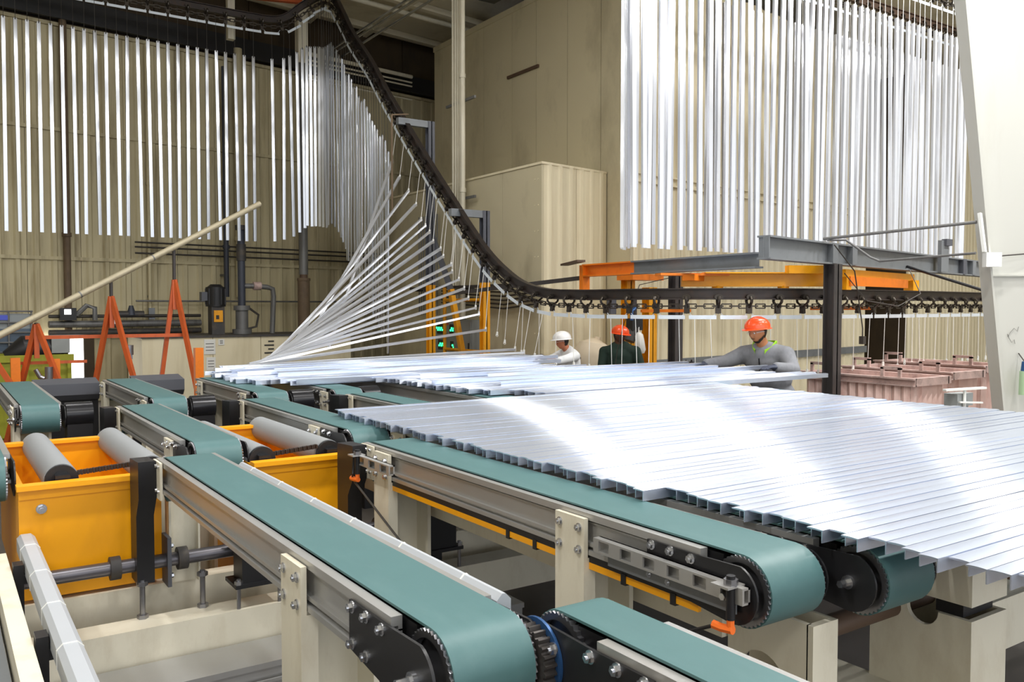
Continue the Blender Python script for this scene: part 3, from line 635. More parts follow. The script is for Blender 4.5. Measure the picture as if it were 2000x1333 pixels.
def sweep(mb, path, sec, n):
    rings = []; k = len(sec)
    for i in range(n+1):
        P, t, s, u = path.at(path.L*i/n); rings += [P+s*a+u*b for a, b in sec]
    f = [(i*k+j, i*k+(j+1)%k, (i+1)*k+(j+1)%k, (i+1)*k+j) for i in range(n) for j in range(k)]+[tuple(range(k-1,-1,-1)), tuple(range(n*k,(n+1)*k))]
    return mb.add(rings, f)
IB = [(-.045,.07),(.045,.07),(.045,.055),(.008,.05),(.008,-.05),(.045,-.055),(.045,-.07),(-.045,-.07),(-.045,-.055),(-.008,-.05),(-.008,.05),(-.045,.055)]
oc = thing('chain_conveyor', 'dark overhead chain conveyor swooping down from the roof to the workers', 'conveyor', (7.23, 12, 0))
sweep(MB(), RP_, IB, 260).build('rail', 'dark_steel', oc)
tro = MB()
for s in (-1, 1):
    tro.cyl((0,s*.02,-.035), (0,s*.05,-.035), .032, 12)
    tro.tube([(0,s*.055,-.03),(0,s*.075,-.06),(0,s*.07,-.09),(0,s*.03,-.125),(0,s*.008,-.15)], .011, 6)
tro.box(-.02,.02,-.014,.014,-.215,-.12).cyl((0,-.02,-.2),(0,.02,-.2),.018,8)
tro = tro.mesh('trolley', 'chain')
lk = []
for w, h in ((.034,.012), (.012,.034)):
    m = MB(); l = .115
    for s in (-1, 1):
        if w > h: m.box(-l/2, l/2, s*w/2-.005, s*w/2+.005, -.006, .006); m.box(s*l/2-.006, s*l/2+.006, -w/2, w/2, -.006, .006)
        else: m.box(-l/2, l/2, -.006, .006, s*h/2-.005, s*h/2+.005); m.box(s*l/2-.006, s*l/2+.006, -.006, .006, -h/2, h/2)
    lk.append(m.mesh('chain_link', 'chain'))
q = .1; i = 0
def frame(t, s, u): return Matrix((t, -s, u)).transposed()
while q < RP_.L:
    P, t, s, u = RP_.at(q); inst('trolley', tro, oc, P, frame(t,s,u), (1.7,1.25,1.12)); q += .375
q = .05; i = 0
while q < RP_.L:
    P, t, s, u = RP_.at(q); inst('chain_link', lk[i % 2], oc, P-u*.15, frame(t,s,u), (1.05,1.5,1.5)); q += .105; i += 1
stm = MB().box(-.165,.165,-.003,.003,-.024,.024).cyl((-.13,-.005,.0),(-.13,.005,0),.006,6).cyl((.13,-.005,.0),(.13,.005,0),.006,6)
stm.bar((-.13,0,.02),(-.185,0,.075),.006,.006).bar((.13,0,.02),(.185,0,.075),.006,.006)
stm = stm.mesh('hanger_strip', 'strip')
q = .29
while q < RP_.L:
    P, t, s, u = RP_.at(q); inst('hanger_strip', stm, oc, P-u*.285, frame(t,s,u)); q += .375
# hanging bars along the left run, loop and climb (each with its own wire)
hb = bar_mesh('aluminium_bar', LB, 'alu_hang')
def hang(path, q, wire, label, group, me=hb, jit=.01, drop=.3, wm='wire_dark'):
    P, t, s, u = path.at(q); top = P-u*drop
    h = Vector((t.x,t.y,0)).normalized(); n = Vector((h.y,-h.x,0))        # local x down, top face towards the viewer side
    if n.dot(Vector((-P.x,-P.y,0))) < 0: n = -n
    z = top.z-wire; dn = Vector((random.gauss(0,jit*.6), random.gauss(0,jit*.6), -1)).normalized()
    n = (n-dn*n.dot(dn)).normalized(); r = n.cross(dn)
    n2 = Quaternion(dn, random.gauss(0,.10)); n = n2 @ n; r = n2 @ r
    M = Matrix((dn, r, n)).transposed()
    o = inst('hanging_bar', me, None, (top.x,top.y,z), M)
    tag(o, label, 'bar', group)
    w = MB().cyl((0,0,0), (-wire-.24,0,0), .0045, 5).cyl((.03,0,0),(-.02,0,0),.01,6).mesh('wire', wm)
    c = bpy.data.objects.new('wire', w); C.objects.link(c); c.parent = o; LOC[c.name] = Vector(P)
    return o
q0 = 1.9; q = q0; nb = 0
def pathq(test, lo=0):
    q = lo
    while q < RP_.L and not test(RP_.at(q)[0]): q += .02
    return q
qA = pathq(lambda p: p.x > 1.15); qB = pathq(lambda p: p.x > 6.3); qC = pathq(lambda p: p.y < 17.3, qB); qD = pathq(lambda p: p.y < 14.75, qB)
q = qA; k = 0
while q < qB:
    k += 1
    if k not in (26,): hang(RP_, q, .52, 'hanging aluminium bar in the left row, %s from the left edge' % ordn(k), 'bars hanging in the left row')
    q += .1875
q = qB; k = 0
while q < qC:
    k += 1; P = RP_.at(q)[0]; hang(RP_, q, .5+max(0,(P.z-8.3))*.9, 'hanging aluminium bar on the bend of the rail, %s counting from the left row' % ordn(k), 'bars hanging on the rail bend'); q += .125
q = qC; k = 0
while q < qD:
    k += 1; hang(RP_, q, .62+random.uniform(-.08,.08), 'hanging aluminium bar on the climbing rail, %s from its upper end' % ordn(k), 'bars hanging on the climbing rail'); q += .17
# wires carrying the fan
def wire(p0, p1, label, group, clip=True, m='wire', r=.0042):
    t = thing('hanger_wire', label, 'wire', tuple(p1), group)
    MB().cyl(p0, p1, r, 5).build('strand', m, t)
    if clip:
        x, y, z = p1
        MB().box(x-.012, x+.012, y-.01, y+.01, z-.055, z).tube([(x-.018,y,z-.03),(x-.022,y,z-.06),(x,y,z-.075),(x+.02,y,z-.06)], .005, 5).build('clip', 'wire', t)
    return t
for k, tip in enumerate(FAN):
    y = tip.y-.12 if k < 17 else tip.y-.05; qq = pathq(lambda p: p.y < y and p.z < 7, qC); P, t, s, u = RP_.at(qq)
    wire(P-u*.3, tip+Vector((.01,0,.03)), 'taut white wire holding the lifted fan bar that is %s from the top' % ordn(k+1), 'wires of the lifted fan')
qE = pathq(lambda p: p.y < 10.9 and p.z < 4, qC); q = qE; k = 0
while q < RP_.L-.4:
    P, t, s, u = RP_.at(q); k += 1
    a = P-u*.3; lean = Vector((0, .25*max(0, P.y-9.6)/1.2, 0))
    wire(a, a+Vector((random.gauss(0,.012),random.gauss(0,.012),-.63+random.gauss(0,.012)))+lean*.4, 'empty white hanger wire with clip, %s along the low rail from the fan' % ordn(k), 'empty hanger wires'); q += .19 if random.random() < .5 else .375
# ------------------------------------------------------------------ rows of bars hanging at the right
hb2 = bar_mesh('aluminium_bar', 4.05, 'alu_row', w=.066)
def row(y, z, x0, x1, step, nm, lab, wr, zb=.0):
    P = Path([(x0-.4,y,z),((x0+x1)/2,y,z),(x1+.6,y,z)])
    t = thing('overhead_rail', lab, 'rail', ((x0+x1)/2, y, 0), 'overhead rails of the right rows')
    sweep(MB(), P, IB, 12).build('rail', 'brown', t)
    m = MB(); q = 0; i = 0
    q = .1
    while q < P.L-.1:
        p, tt, s, u = P.at(q); inst('chain_link', lk[i % 2], t, p-u*.17, frame(tt,s,u), (1.25,1.6,1.6)); q += .14; i += 1
    q = .2
    while q < P.L-.2: p, tt, s, u = P.at(q); inst('trolley', tro, t, p, frame(tt,s,u), (1.2,1.2,1.1)); q += .375
    q = .3
    while q < P.L-.2: p, tt, s, u = P.at(q); inst('hanger_strip', stm, t, p-u*.3, frame(tt,s,u)); q += .375
    q = .4; k = 0
    while q < P.L-.5:
        k += 1
        hang(P, q, wr, 'hanging aluminium bar in the %s, %s from its left end' % (nm, ordn(k)), 'bars of the %s' % nm, hb2, .012, wm='wire'); q += step*random.uniform(.85,1.15)
row(8.5, 7.5, 7.62, 15.7, .172, 'front right row', 'brown overhead rail carrying the front right row of bars', .4)
row(10.0, 7.75, 9.05, 18.2, .195, 'rear right row', 'brown overhead rail carrying the rear right row of bars', .45)
P = Path([(7.5,8.55,7.5),(7.9,8.95,7.5),(8.35,9.45,7.6),(8.95,9.98,7.7)])
q = .1; k = 0
while q < P.L-.15: k += 1; hang(P, q, .4, 'hanging aluminium bar on the turn joining both right rows, %s from the front' % ordn(k), 'bars on the turn of the right rows', hb2, .01); q += .2
t = thing('overhead_rail', 'short curved overhead rail joining the two right rows', 'rail', (8.2, 9.2, 0), 'overhead rails of the right rows')
sweep(MB(), P, IB, 24).build('rail', 'brown', t)
# ------------------------------------------------------------------ gantry over the loading point
def ibeam(p0, p1, w, h, tf=.02, tw=.014):
    p0 = Vector(p0); p1 = Vector(p1); z = Vector((0,0,1)); m = MB()
    m.bar(p0+z*(h/2-tf/2), p1+z*(h/2-tf/2), w, tf); m.bar(p0-z*(h/2-tf/2), p1-z*(h/2-tf/2), w, tf); m.bar(p0, p1, tw, h-2*tf)
    return m
g = thing('gantry_beam', 'big grey steel gantry beam above the orange-helmeted man', 'beam', (11.5, 7.1, 2.5))
ibeam((7.52,6.27,2.62), (15.47,7.92,2.62), .16, .26).build('beam', 'gray_paint', g)
MB().bar((7.53,6.2,2.62), (7.53,6.34,2.62), .012, .25).build('end_stiffener', 'gray_paint', g)
for k in (.2, .27, .8, .86):
    p = Vector((7.52,6.27,2.62)).lerp(Vector((15.47,7.92,2.62)), k); MB().box(p.x-.05, p.x+.05, p.y-.1, p.y-.02, 2.5, 2.74).build('stiffener', 'gray_dark' if k == .8 else 'gray_paint', g)
p = Vector((7.52,6.27,2.62)).lerp(Vector((15.47,7.92,2.62)), .66)
B(p.x-.1, p.x+.1, p.y-.16, p.y-.1, 2.5, 2.98).build('riser', 'gray_paint', g); B(p.x-.03, p.x+.13, p.y-.2, p.y-.12, 2.9, 3.0).build('switch_box', 'gray_dark', g)
g = thing('carrier_beam', 'grey and orange carrier beam running back along the rail', 'beam', (7.85, 8.1, 2.4))
ibeam((7.78,6.55,2.5), (7.88,8.75,2.5), .14, .18).build('grey_length', 'gray_paint', g)
ibeam((7.88,8.75,2.5), (7.93,9.86,2.5), .14, .18).build('orange_length', 'orange_beam', g)
B(7.86, 7.99, 9.84, 9.92, 2.2, 2.58).build('drop_leg', 'orange_beam', g)
MB().bar((7.6,9.55,2.62), (8.1,10.6,2.62), .12, .03).build('top_plate', 'brown', g)
MB().bar((7.93,9.9,2.4), (7.4,12.9,2.2), .05, .06).build('stay', 'post_dark', g)
MB().bar((7.83,7.7,2.34), (9.1,8.2,2.34), .16, .08).bar((7.6,8.0,2.38),(8.4,7.6,2.38),.25,.03).build('cross_plate', 'orange_beam', g)
def post(name, label, x, y, w, z1, m, low=None, zl=0):
    t = thing(name, label, 'post', (x, y, 0))
    h = w/2
    mm = MB().box(x-h, x+h, y-h, y-h+.015, zl, z1).box(x-h, x+h, y+h-.015, y+h, zl, z1).box(x-.01, x+.01, y-h, y+h, zl, z1).build('upper_shaft' if low else 'shaft', m, t)
    if low: MB().box(x-h, x+h, y-h, y-h+.015, 0, zl).box(x-h, x+h, y+h-.015, y+h, 0, zl).box(x-.01, x+.01, y-h, y+h, 0, zl).build('lower_shaft', low, t)
    B(x-h-.05, x+h+.05, y-h-.05, y+h+.05, 0, .015).build('base_plate', low or m, t)
    return t
post('steel_post', 'dark steel post under the gantry beam right of the grey sweater man', 9.1, 6.53, .155, 2.49, 'post_dark')
post('steel_post', 'dark steel post behind the chain right of the yellow posts', 8.95, 9.05, .15, 2.45, 'post_dark')
post('yellow_post', 'yellow steel post behind the dark green shirt worker', 9.78, 11.02, .17, 2.42, 'yellow_old')
post('yellow_post', 'worn yellow steel post with equipment strapped to its left side', 10.08, 10.81, .18, 2.3, 'yellow_old')
bm_('cap_beam', 'short orange cap beam lying across the two yellow posts', 'beam', 'orange_beam', (9.6, 10.3, 10.7, 11.1, 2.42, 2.52))
t = thing('crane_girder', 'long yellow girder bolted on top of the rail bend', 'girder', (8.7, 7.3, 2.2))
MB().bar((7.96,7.95,2.31), (9.45,6.86,2.31), .1, .16).build('girder', 'yellow', t)
MB().bar((8.1,7.7,2.4), (9.4,6.9,2.4), .22, .015).build('top_flange', 'yellow', t)
MB().bar((8.9,7.05,2.44),(9.4,6.8,2.44),.12,.1).build('upper_box', 'yellow', t)
for a in (.25, .7):
    p = Vector((7.96,7.95,0)).lerp(Vector((9.45,6.86,0)), a); B(p.x-.05,p.x+.05,p.y-.05,p.y+.05,2.19,2.24).build('foot','yellow',t)
t = thing('crane_girder', 'yellow and orange girder under the gantry beam right of the dark post', 'girder', (11, 7.2, 2.2))
MB().bar((9.6,6.78,2.4), (12.0,7.3,2.4), .14, .1).build('girder', 'yellow', t)
MB().bar((9.7,6.72,2.3), (11.6,7.1,2.3), .04, .12).build('web', 'orange_beam', t)
B(11.85, 12.0, 7.15, 7.3, 2.18, 2.36).build('drop_leg', 'yellow', t); B(9.65, 9.75, 6.72, 6.85, 2.19, 2.36).build('drop_leg', 'yellow', t)
bm_('guide_plate', 'brown steel guide plate hanging below the chain at the right', 'plate', 'orange_beam', (9.3, 10.6, 6.98, 7.0, 1.93, 1.97))
bm_('guide_plate', 'brown steel guide plate below the chain by the yellow posts', 'plate', 'orange_beam', (7.6, 8.5, 8.3, 8.32, 1.9, 1.94))
tag(MB().cyl((8.8,6.45,2.78), (9.1,4.8,2.86), .018, 10).build('steel_tube', 'pipe_gray', loc=(9,5.6,2.78)), 'straight grey steel tube from gantry to the white column', 'tube')
tag(MB().tube([(8.8,6.4,2.76),(8.95,6.25,2.76),(9.05,6.0,2.55),(9.09,5.9,2.5),(9.0,4.75,2.53)], .014, 8).build('conduit', 'pipe_gray', loc=(9,5.6,2.5)), 'bent grey conduit leading to the white junction box', 'conduit')
tag(MB().tube([(8.8,6.3,2.7),(9.2,6.3,2.4),(9.6,6.5,2.0),(9.75,6.55,1.7),(9.75,6.55,1.6)], .008, 6).box(9.72,9.78,6.52,6.58,1.5,1.6).build('pendant_cable', 'wire_dark', loc=(9.5,6.5,1.5)), 'dark pendant cable with a small box hanging by the passage', 'cable')
tag(MB().tube([(9.6,6.72,2.4),(9.9,6.6,2.05),(10.6,6.6,1.98),(11.2,6.65,2.15),(11.5,7.0,2.5)], .007, 6).build('slack_cable', 'wire_dark', loc=(10.6,6.6,2)), 'slack dark cable looping along the right rail', 'cable')
tag(MB().tube([(8.95,9.15,2.4),(8.75,9.6,2.3),(8.7,9.9,1.7),(8.62,9.95,1.3),(8.6,10,.9)], .006, 6).build('drop_cable', 'wire_dark', loc=(8.6,9.9,.9)), 'thin brown cable hanging against the cream wall right of the dark post', 'cable')
tag(MB().bar((11.35,5.62,2.1),(11.3,5.6,1.75),.04,.05).bar((11.3,5.6,1.8),(11.45,5.5,1.78),.03,.03).cyl((11.35,5.62,2.1),(11.6,7.1,2.55),.02,8).build('limit_switch', 'black', loc=(11.35,5.6,1.75)), 'black limit switch arm hanging beside the white column', 'switch')
# equipment strapped between the yellow posts
t = thing('valve_station', 'dark valve and gauge station strapped between the yellow posts', 'valve station', (9.7, 10.75, 1.2))
MB().cyl((9.72,10.8,1.75), (9.72,10.8,2.2), .05, 12).build('cylinder', 'pump', t); B(9.62, 9.85, 10.72, 10.88, 1.58, 1.78).build('manifold', 'black', t)
MB().cyl((9.62,10.8,1.4),(9.72,10.8,1.62),.09,12).build('motor', 'pump', t); MB().tube([(9.7,10.75,1.95),(9.6,10.72,1.9),(9.6,10.72,1.75)],.03,8).build('hose','gearblue',t)
bm_('control_box', 'dark grey control box on the left of the yellow post above a helmet', 'box', 'gray_dark', (9.3, 9.42, 10.9, 11.0, 1.85, 2.1), (9.42,9.7,10.95,10.98,1.95,2.0))
t = thing('white_sack', 'white plastic sack hanging on the worn yellow post', 'bag', (9.72, 10.68, 1.2))
MB().tube([(9.72,10.68,1.55),(9.73,10.68,1.5),(9.75,10.68,1.38),(9.76,10.67,1.25),(9.76,10.67,1.2)], [.03,.07,.08,.085,.06], 10).build('sack', 'white', t); MB().cyl((9.72,10.68,1.55),(9.78,10.74,1.66),.008,6).build('string','white',t)
t = thing('spray_bottle', 'purple-topped spray bottle beside the worn yellow post', 'bottle', (9.5,9.7,1.0))
MB().cyl((9.5,9.7,1.02),(9.5,9.7,1.14),.04,12,.035).build('bottle','wall_light',t); MB().cyl((9.5,9.7,1.14),(9.5,9.7,1.2),.02,10).bar((9.46,9.72,1.2),(9.54,9.68,1.2),.03,.04).build('trigger','blue_label',t)
t = thing('work_shelf', 'low grey shelf with bottles behind the bar group', 'shelf', (9.7,9.7,0))
B(9.4,10.1,9.5,9.95,.98,1.02).build('top','gray_dark',t)
for x in (9.43,10.07):
    for y in (9.53,9.92): B(x-.02,x+.02,y-.02,y+.02,0,.98).build('leg','gray_dark',t)
for k,(x,c) in enumerate(((9.68,'black'),(9.78,'hat_orange'),(9.9,'black'))):
    tt = thing('oil_bottle', ['black oil bottle on the low shelf nearest the spray bottle','orange-labelled bottle in the middle of the low shelf','black oil bottle on the low shelf nearest the dark post'][k],'bottle',(x,9.65,1.02))
    MB().cyl((x,9.65,1.02),(x,9.65,1.11),.035,12).build('bottle',c,tt); MB().cyl((x,9.65,1.11),(x,9.65,1.14),.014,8).build('cap','black',tt)
t = thing('waste_bag', 'large pale plastic bag beside the dark green shirt worker', 'bag', (9.2, 11.3, 0))
MB().tube([(9.3,11.3,0),(9.3,11.3,.3),(9.28,11.3,.8),(9.28,11.3,1.15),(9.3,11.3,1.33),(9.34,11.3,1.4)], [.38,.42,.42,.38,.28,.1], 18).build('bag', 'bag', t); MB().cyl((9.34,11.3,1.38),(9.36,11.3,1.46),.05,8).build('knot','bag',t)
t = thing('black_bin', 'black bin behind the white-shirted worker', 'bin', (8.6,11.15,0))
MB().cyl((8.6,11.15,0),(8.6,11.15,1.12),.16,18,.2).build('body','black',t); MB().cyl((8.6,11.15,1.12),(8.6,11.15,1.15),.215,18).build('rim','black_gloss',t)
# ------------------------------------------------------------------ posts carrying the climbing rail
def railpost(label, x, y, z1, brace):
    t = post('rail_post', label, x, y, .13, z1, 'gray_dark', 'yellow_old', 2.38); t['group'] = 'posts of the climbing rail'
    B(7.05, x+.065, y-.05, y+.05, z1-.12, z1).build('arm', 'gray_paint', t)
    if brace:
        MB().bar((x+.05,y+.05,3.35), (x+.32,y-.2,2.3), .09, .1).build('brace_upper', 'gray_dark', t); MB().bar((x+.32,y-.2,2.3), (x+.62,y-.5,.0), .09, .1).build('brace_lower', 'yellow_old', t)
railpost('lower rail post, grey above and yellow below, beside the low bend', 7.72, 12.3, 3.58, 0)
railpost('taller rail post with slanting brace behind the lifted fan', 7.72, 14.2, 5.4, 1)
t = thing('guard_rail', 'yellow tubular guard rail in front of the control panel', 'railing', (8.1, 13.9, 0))
for y in (13.2, 14.7): MB().cyl((8.3,y,0),(8.3,y,2.35),.035,10).build('upright','yellow_old',t)
for z in (2.1, 1.15): MB().cyl((8.3,13.2,z),(8.3,14.7,z),.03,10).build('rail','yellow_old',t)
t = thing('cable_tray', 'dark cable tray with hoses crossing behind the rail bend', 'cable tray', (8.5, 13.2, 2.3))
MB().bar((8.55,12.2,2.36),(8.55,16.5,2.36),.18,.05).build('tray','post_dark',t)
for k in range(5): MB().tube([(8.68,12.2,2.3-k*.07),(8.7,13.2,2.24-k*.075),(8.68,14.3,2.28-k*.07),(8.68,15.5,2.3-k*.06)],.016,6).build('hose','wire_dark',t)
for y in (12.4,14.4,16.4): B(8.55,8.79,y-.02,y+.02,2.3,2.34).build('wall_bracket','post_dark',t)
# control panel, cabinet, conduits on the annex wall
t = thing('signal_station', 'grey control panel with clusters of green indicator lights', 'control panel', (8.7, 15.2, 1))
B(8.66, 8.79, 14.75, 15.75, .8, 1.75).build('case', 'panel_gray', t)
for y, z, n in ((15.5,1.52,6),(15.45,1.2,5),(14.98,1.52,5),(14.95,1.18,4)):
    B(8.645, 8.66, y-.14, y+.14, z-.1, z+.1).build('lamp_plate', 'black', t)
    for k in range(n): MB().cyl((8.645,y-.1+.045*k,z+.04*(k%2)-.02),(8.63,y-.1+.045*k,z+.04*(k%2)-.02),.02,8).build('lamp','green_led',t)
for y, z in ((15.2,1.62),(14.9,1.02),(15.62,.98)): MB().cyl((8.66,y,z),(8.64,y,z),.02,8).build('button','hat_orange' if y<15.5 else 'black',t)
t = thing('electric_cabinet', 'plain grey electric cabinet right of the green lights', 'cabinet', (8.6, 14.3, .8))
B(8.5, 8.79, 14.0, 14.7, .7, 1.72).build('case', 'panel_gray', t); B(8.485, 8.5, 14.03, 14.67, .73, 1.69).build('door', 'panel_gray', t); B(8.47,8.485,14.08,14.11,1.15,1.28).build('handle','black',t)
for k, y in enumerate((14.98, 14.88, 14.79, 14.7)):
    tag(MB().cyl((8.66,y,1.76),(8.66,y,9.12),.022,8).build('conduit_pipe','pipe_white',loc=(8.66,y,1.76)), 'slim white vertical conduit, %s of four from the left' % ordn(k+1), 'conduit', 'slim vertical conduits')
t = thing('downpipe', 'thick white vertical pipe beside the slim conduits', 'pipe', (8.66,14.5,0)); MB().cyl((8.6,14.5,1.75),(8.6,14.5,9.12),.05,14).build('pipe','pipe_white',t)
for z in (4.2, 6.4): MB().cyl((8.6,14.5,z),(8.6,14.5,z+.08),.062,14).build('coupling','pipe_white',t)
for k, z in enumerate((4.1, 6.0)): tag(MB().bar((8.7,14.2,z),(8.7,15.3,z),.04,.05).build('strut_rail','pipe_gray',loc=(8.7,14.7,z)), ['steel strut clamping the conduits near the annex roof','steel strut clamping the conduits halfway up'][k], 'strut', 'conduit struts')
for k in range(9): tag(MB().cyl((8.72,15.75+.1*k,1.8+.0*k),(8.72,15.75+.1*k,3.9),.014,6).build('wall_conduit','pipe_gray',loc=(8.72,15.75+.1*k,1.8)), 'thin grey conduit in the dense bank behind the fan, %s from the panel' % ordn(k+1), 'conduit', 'conduit bank on the annex')
tag(MB().cyl((6.87,14.06,3.6),(6.87,14.06,5.4),.018,8).cyl((6.87,14.06,5.4),(7.2,14.06,5.45),.015,8).build('hanging_rod','rust',loc=(6.87,14.06,3.6)), 'thin rusty rod hanging beside the climbing rail', 'rod')
# ------------------------------------------------------------------ white tapered column at the right
FW = Vector((math.sin(YAW), math.cos(YAW), 0)); RT = Vector((math.cos(YAW), -math.sin(YAW), 0))
def cp(lat, d, z): p = FW*d+RT*lat; return (p.x, p.y, z)
def edge(z): return 5.286-.1148*z
t = thing('tapered_column', 'white tapered steel column filling the right edge', 'column', cp(6.3, 9.1, 0))
m = MB(); q = []
for d in (9.1, 9.115):
    for la, z in ((edge(0),0),(7.6,0),(7.6,9.14),(edge(9.14),9.14)): q.append(cp(la,d,z))
m.add(q, [(0,1,2,3),(7,6,5,4),(0,4,5,1),(1,5,6,2),(2,6,7,3),(3,7,4,0)]).build('web', 'white_col', t)
m = MB(); q = []
for o_ in (-.02, 0):
    for d, z in ((9.0,0),(9.22,0),(9.22,9.14),(9.0,9.14)): q.append(cp(edge(z)+o_,d,z))
m.add(q, [(0,1,2,3),(7,6,5,4),(0,4,5,1),(1,5,6,2),(2,6,7,3),(3,7,4,0)]).build('flange', 'white_col', t)
MB().bar(cp(edge(2.3),9.08,2.3), cp(7.6,9.08,2.3), .03, .012).build('weld_seam', 'white_col', t)
MB().bar(cp(7.6,9.0,0), cp(7.6,9.22,0), .3, .02).build('base_plate', 'white_col', t)
P0 = Vector(cp(4.93,8.93,2.46))
t = thing('junction_box', 'white square junction box on the edge of the white column', 'box', tuple(P0))
MB().bar(cp(4.90,8.95,2.46), cp(5.06,8.95,2.46), .08, .15).build('case', 'white', t); MB().tube([cp(5.06,8.95,2.5),cp(5.3,9.0,2.52),cp(5.6,9.06,2.55)],.008,6).build('cable','wire_dark',t)
MB().bar(cp(4.9,8.95,2.54),cp(4.88,9.02,2.95),.04,.03).build('mount','white',t)
t = thing('hanging_pouch', 'small greenish bottle hanging on the white column at the right edge', 'bottle', cp(5.32,9.0,1.1))
MB().cyl(cp(5.36,8.98,1.05),cp(5.36,8.98,1.3),.05,12,.045).build('bottle','lightgreen',t); MB().cyl(cp(5.36,8.98,1.3),cp(5.36,8.98,1.4),.035,12,.025).build('top','gearblue',t); MB().cyl(cp(5.36,8.98,1.4),cp(5.36,9.09,1.48),.006,6).build('hook','wire_dark',t)
tag(MB().tube([cp(5.27+.05*math.cos(a*.7)+.004*a,9.09,1.58+.02*a+.03*math.sin(a*2.1)) for a in range(10)],.0018,5).build('marker_scribble','ink',loc=cp(5.3,9.09,1.6)), 'faint pen scribble on the white column', 'marking')
# ------------------------------------------------------------------ copper racks
def rack(label, x0, x1, y0, y1, zt):
    t = thing('copper_rack', label, 'rack', ((x0+x1)/2, (y0+y1)/2, 0), 'copper coloured racks')
    B(x0+.03, x1-.03, y0+.03, y1-.03, .12, zt-.08).build('core', 'copper_rim', t)
    n = 12; w = (y1-y0-.06)/n
    for i in range(n):
        y = y0+.03+i*w; MB().prism([(x0+.03,y+.004),(x0-.012,y+w*.5),(x0+.03,y+w-.004)], 'z', .15, zt-.09).build('flute', 'copper', t, smooth=0)
    n = 6; w = (x1-x0-.06)/n
    for i in range(n):
        x = x0+.03+i*w; MB().prism([(x+.004,y0+.03),(x+w*.5,y0-.012),(x+w-.004,y0+.03)], 'z', .15, zt-.09).build('flute', 'copper', t, smooth=0)
    B(x0-.05, x0+.02, y0-.05, y1+.05, zt-.02, zt).box(x0-.01, x0+.01, y0-.05, y1+.05, zt-.08, zt-.02).box(x0-.05,x0+.02,y0-.05,y1+.05,zt-.095,zt-.08).build('side_rim', 'copper_rim', t)
    B(x1-.02, x1+.05, y0-.05, y1+.05, zt-.09, zt).build('side_rim', 'copper_rim', t)
    for y in (y0, y1): B(x0, x1, y-.05, y+.02, zt-.095, zt-.002).build('end_rim', 'copper_rim', t)
    for y in (y0+.25, y1-.25):
        MB().box(x0-.03,x0+.0,y-.13,y-.09,zt,zt+.11).box(x0-.03,x0,y+.09,y+.13,zt,zt+.11).box(x0-.03,x0,y-.13,y+.13,zt+.09,zt+.125).build('handle', 'copper_rim', t)
    for x in (x0+.05, x1-.1):
        for y in (y0+.05, y1-.1): B(x, x+.05, y, y+.05, 0, .12).build('foot', 'brown', t)
rack('copper-stained rack nearest the dark steel post', 9.32, 10.02, 5.62, 7.1, 1.15)
rack('copper-stained rack in the middle of the three', 10.35, 11.05, 5.75, 7.2, 1.17)
rack('copper-stained rack farthest back beside the white column', 11.4, 12.1, 5.9, 7.4, 1.2)
bm_('grey_cabinet', 'small grey box with a green label in front of the white column', 'box', 'panel_gray', (8.65, 8.95, 4.72, 4.86, .95, 1.08), (8.7,8.9,4.74,4.84,0,.95))
tag(MB().bar((8.55,4.8,1.12),(8.95,4.6,1.14),.06,.02).bar((8.65,4.7,1.0),(8.9,4.6,.99),.03,.015).cyl((8.75,4.7,0),(8.75,4.7,1.13),.015,8).build('white_bracket','white',loc=(8.75,4.7,0)), 'thin white bracket arms beside the small grey box', 'bracket')
# ------------------------------------------------------------------ left background
t = thing('sloping_pole', 'long grey pole sloping up to the right across orange trestles', 'pole', (2, 13.2, 1))
MB().cyl((-.6,12.37,.90),(4.45,13.97,3.65),.045,14).build('pole','pole',t)
for a in (.25,.45,.65): p = Vector((-.6,12.37,.90)).lerp(Vector((4.45,13.97,3.65)),a); d = Vector((5.05,1.6,2.75)).normalized(); MB().cyl(p-d*.01,p+d*.01,.047,14).build('joint','pipe_gray',t)
def trestle(label, apex, f0, f1, zt):
    t = thing('trestle', label, 'trestle', (apex[0], apex[1], 0), 'orange trestles')
    a = Vector(apex); b = Vector((a.x,a.y,zt))
    for fx in (f0, f1):
        foot = Vector(fx); s = (b.z)/(b.z-foot.z) if b.z != foot.z else 1; g0 = b+(foot-b)*s
        MB().bar(b, g0, .06, .06).build('leg', 'orange', t)
    MB().bar(b-Vector((0,0,.45)), b, .06, .06).build('centre_tube', 'orange', t); MB().cyl(b, a, .025, 10).build('jack_tube', 'post_dark', t)
    return t
trestle('orange trestle second from the left under the sloping pole', (2.12,13.43,2.36), (1.93,13.6,.95), (2.36,13.2,.95), 2.12)
trestle('orange trestle farthest right under the sloping pole', (3.04,13.68,2.85), (2.86,13.8,.89), (3.26,13.45,.89), 2.38)
trestle('short orange trestle at the left under the sloping pole', (1.13,12.98,1.76), (.97,13.1,1.02), (1.36,12.8,1.0), 1.74)
trestle('orange trestle cut off by the left edge under the pole', (.55,12.8,1.48), (.4,12.9,.9), (.85,12.7,.9), 1.46)
bm_('tie_bar', 'horizontal orange tie bar linking the trestles', 'bar', 'orange', (1.05, 3.2, 13.62, 13.66, 1.52, 1.57))
bm_('tie_bar', 'lower orange tie bar between the left trestles', 'bar', 'orange', (.9, 1.75, 13.12, 13.16, 1.2, 1.24))
for k,(x,y,z) in enumerate(((.88,13.0,1.3),(1.35,13.05,1.27),(3.06,12.39,1.4))):
    t = thing('bollard', ['square orange bollard at the left edge','square orange bollard beside the green skip','square orange bollard left of the stacked bar ends'][k], 'bollard', (x,y,0), 'orange bollards')
    B(x-.055,x+.055,y-.055,y+.055,.012,z).build('shaft','orange_beam',t); B(x-.1,x+.1,y-.1,y+.1,0,.012).build('base_plate','orange',t)
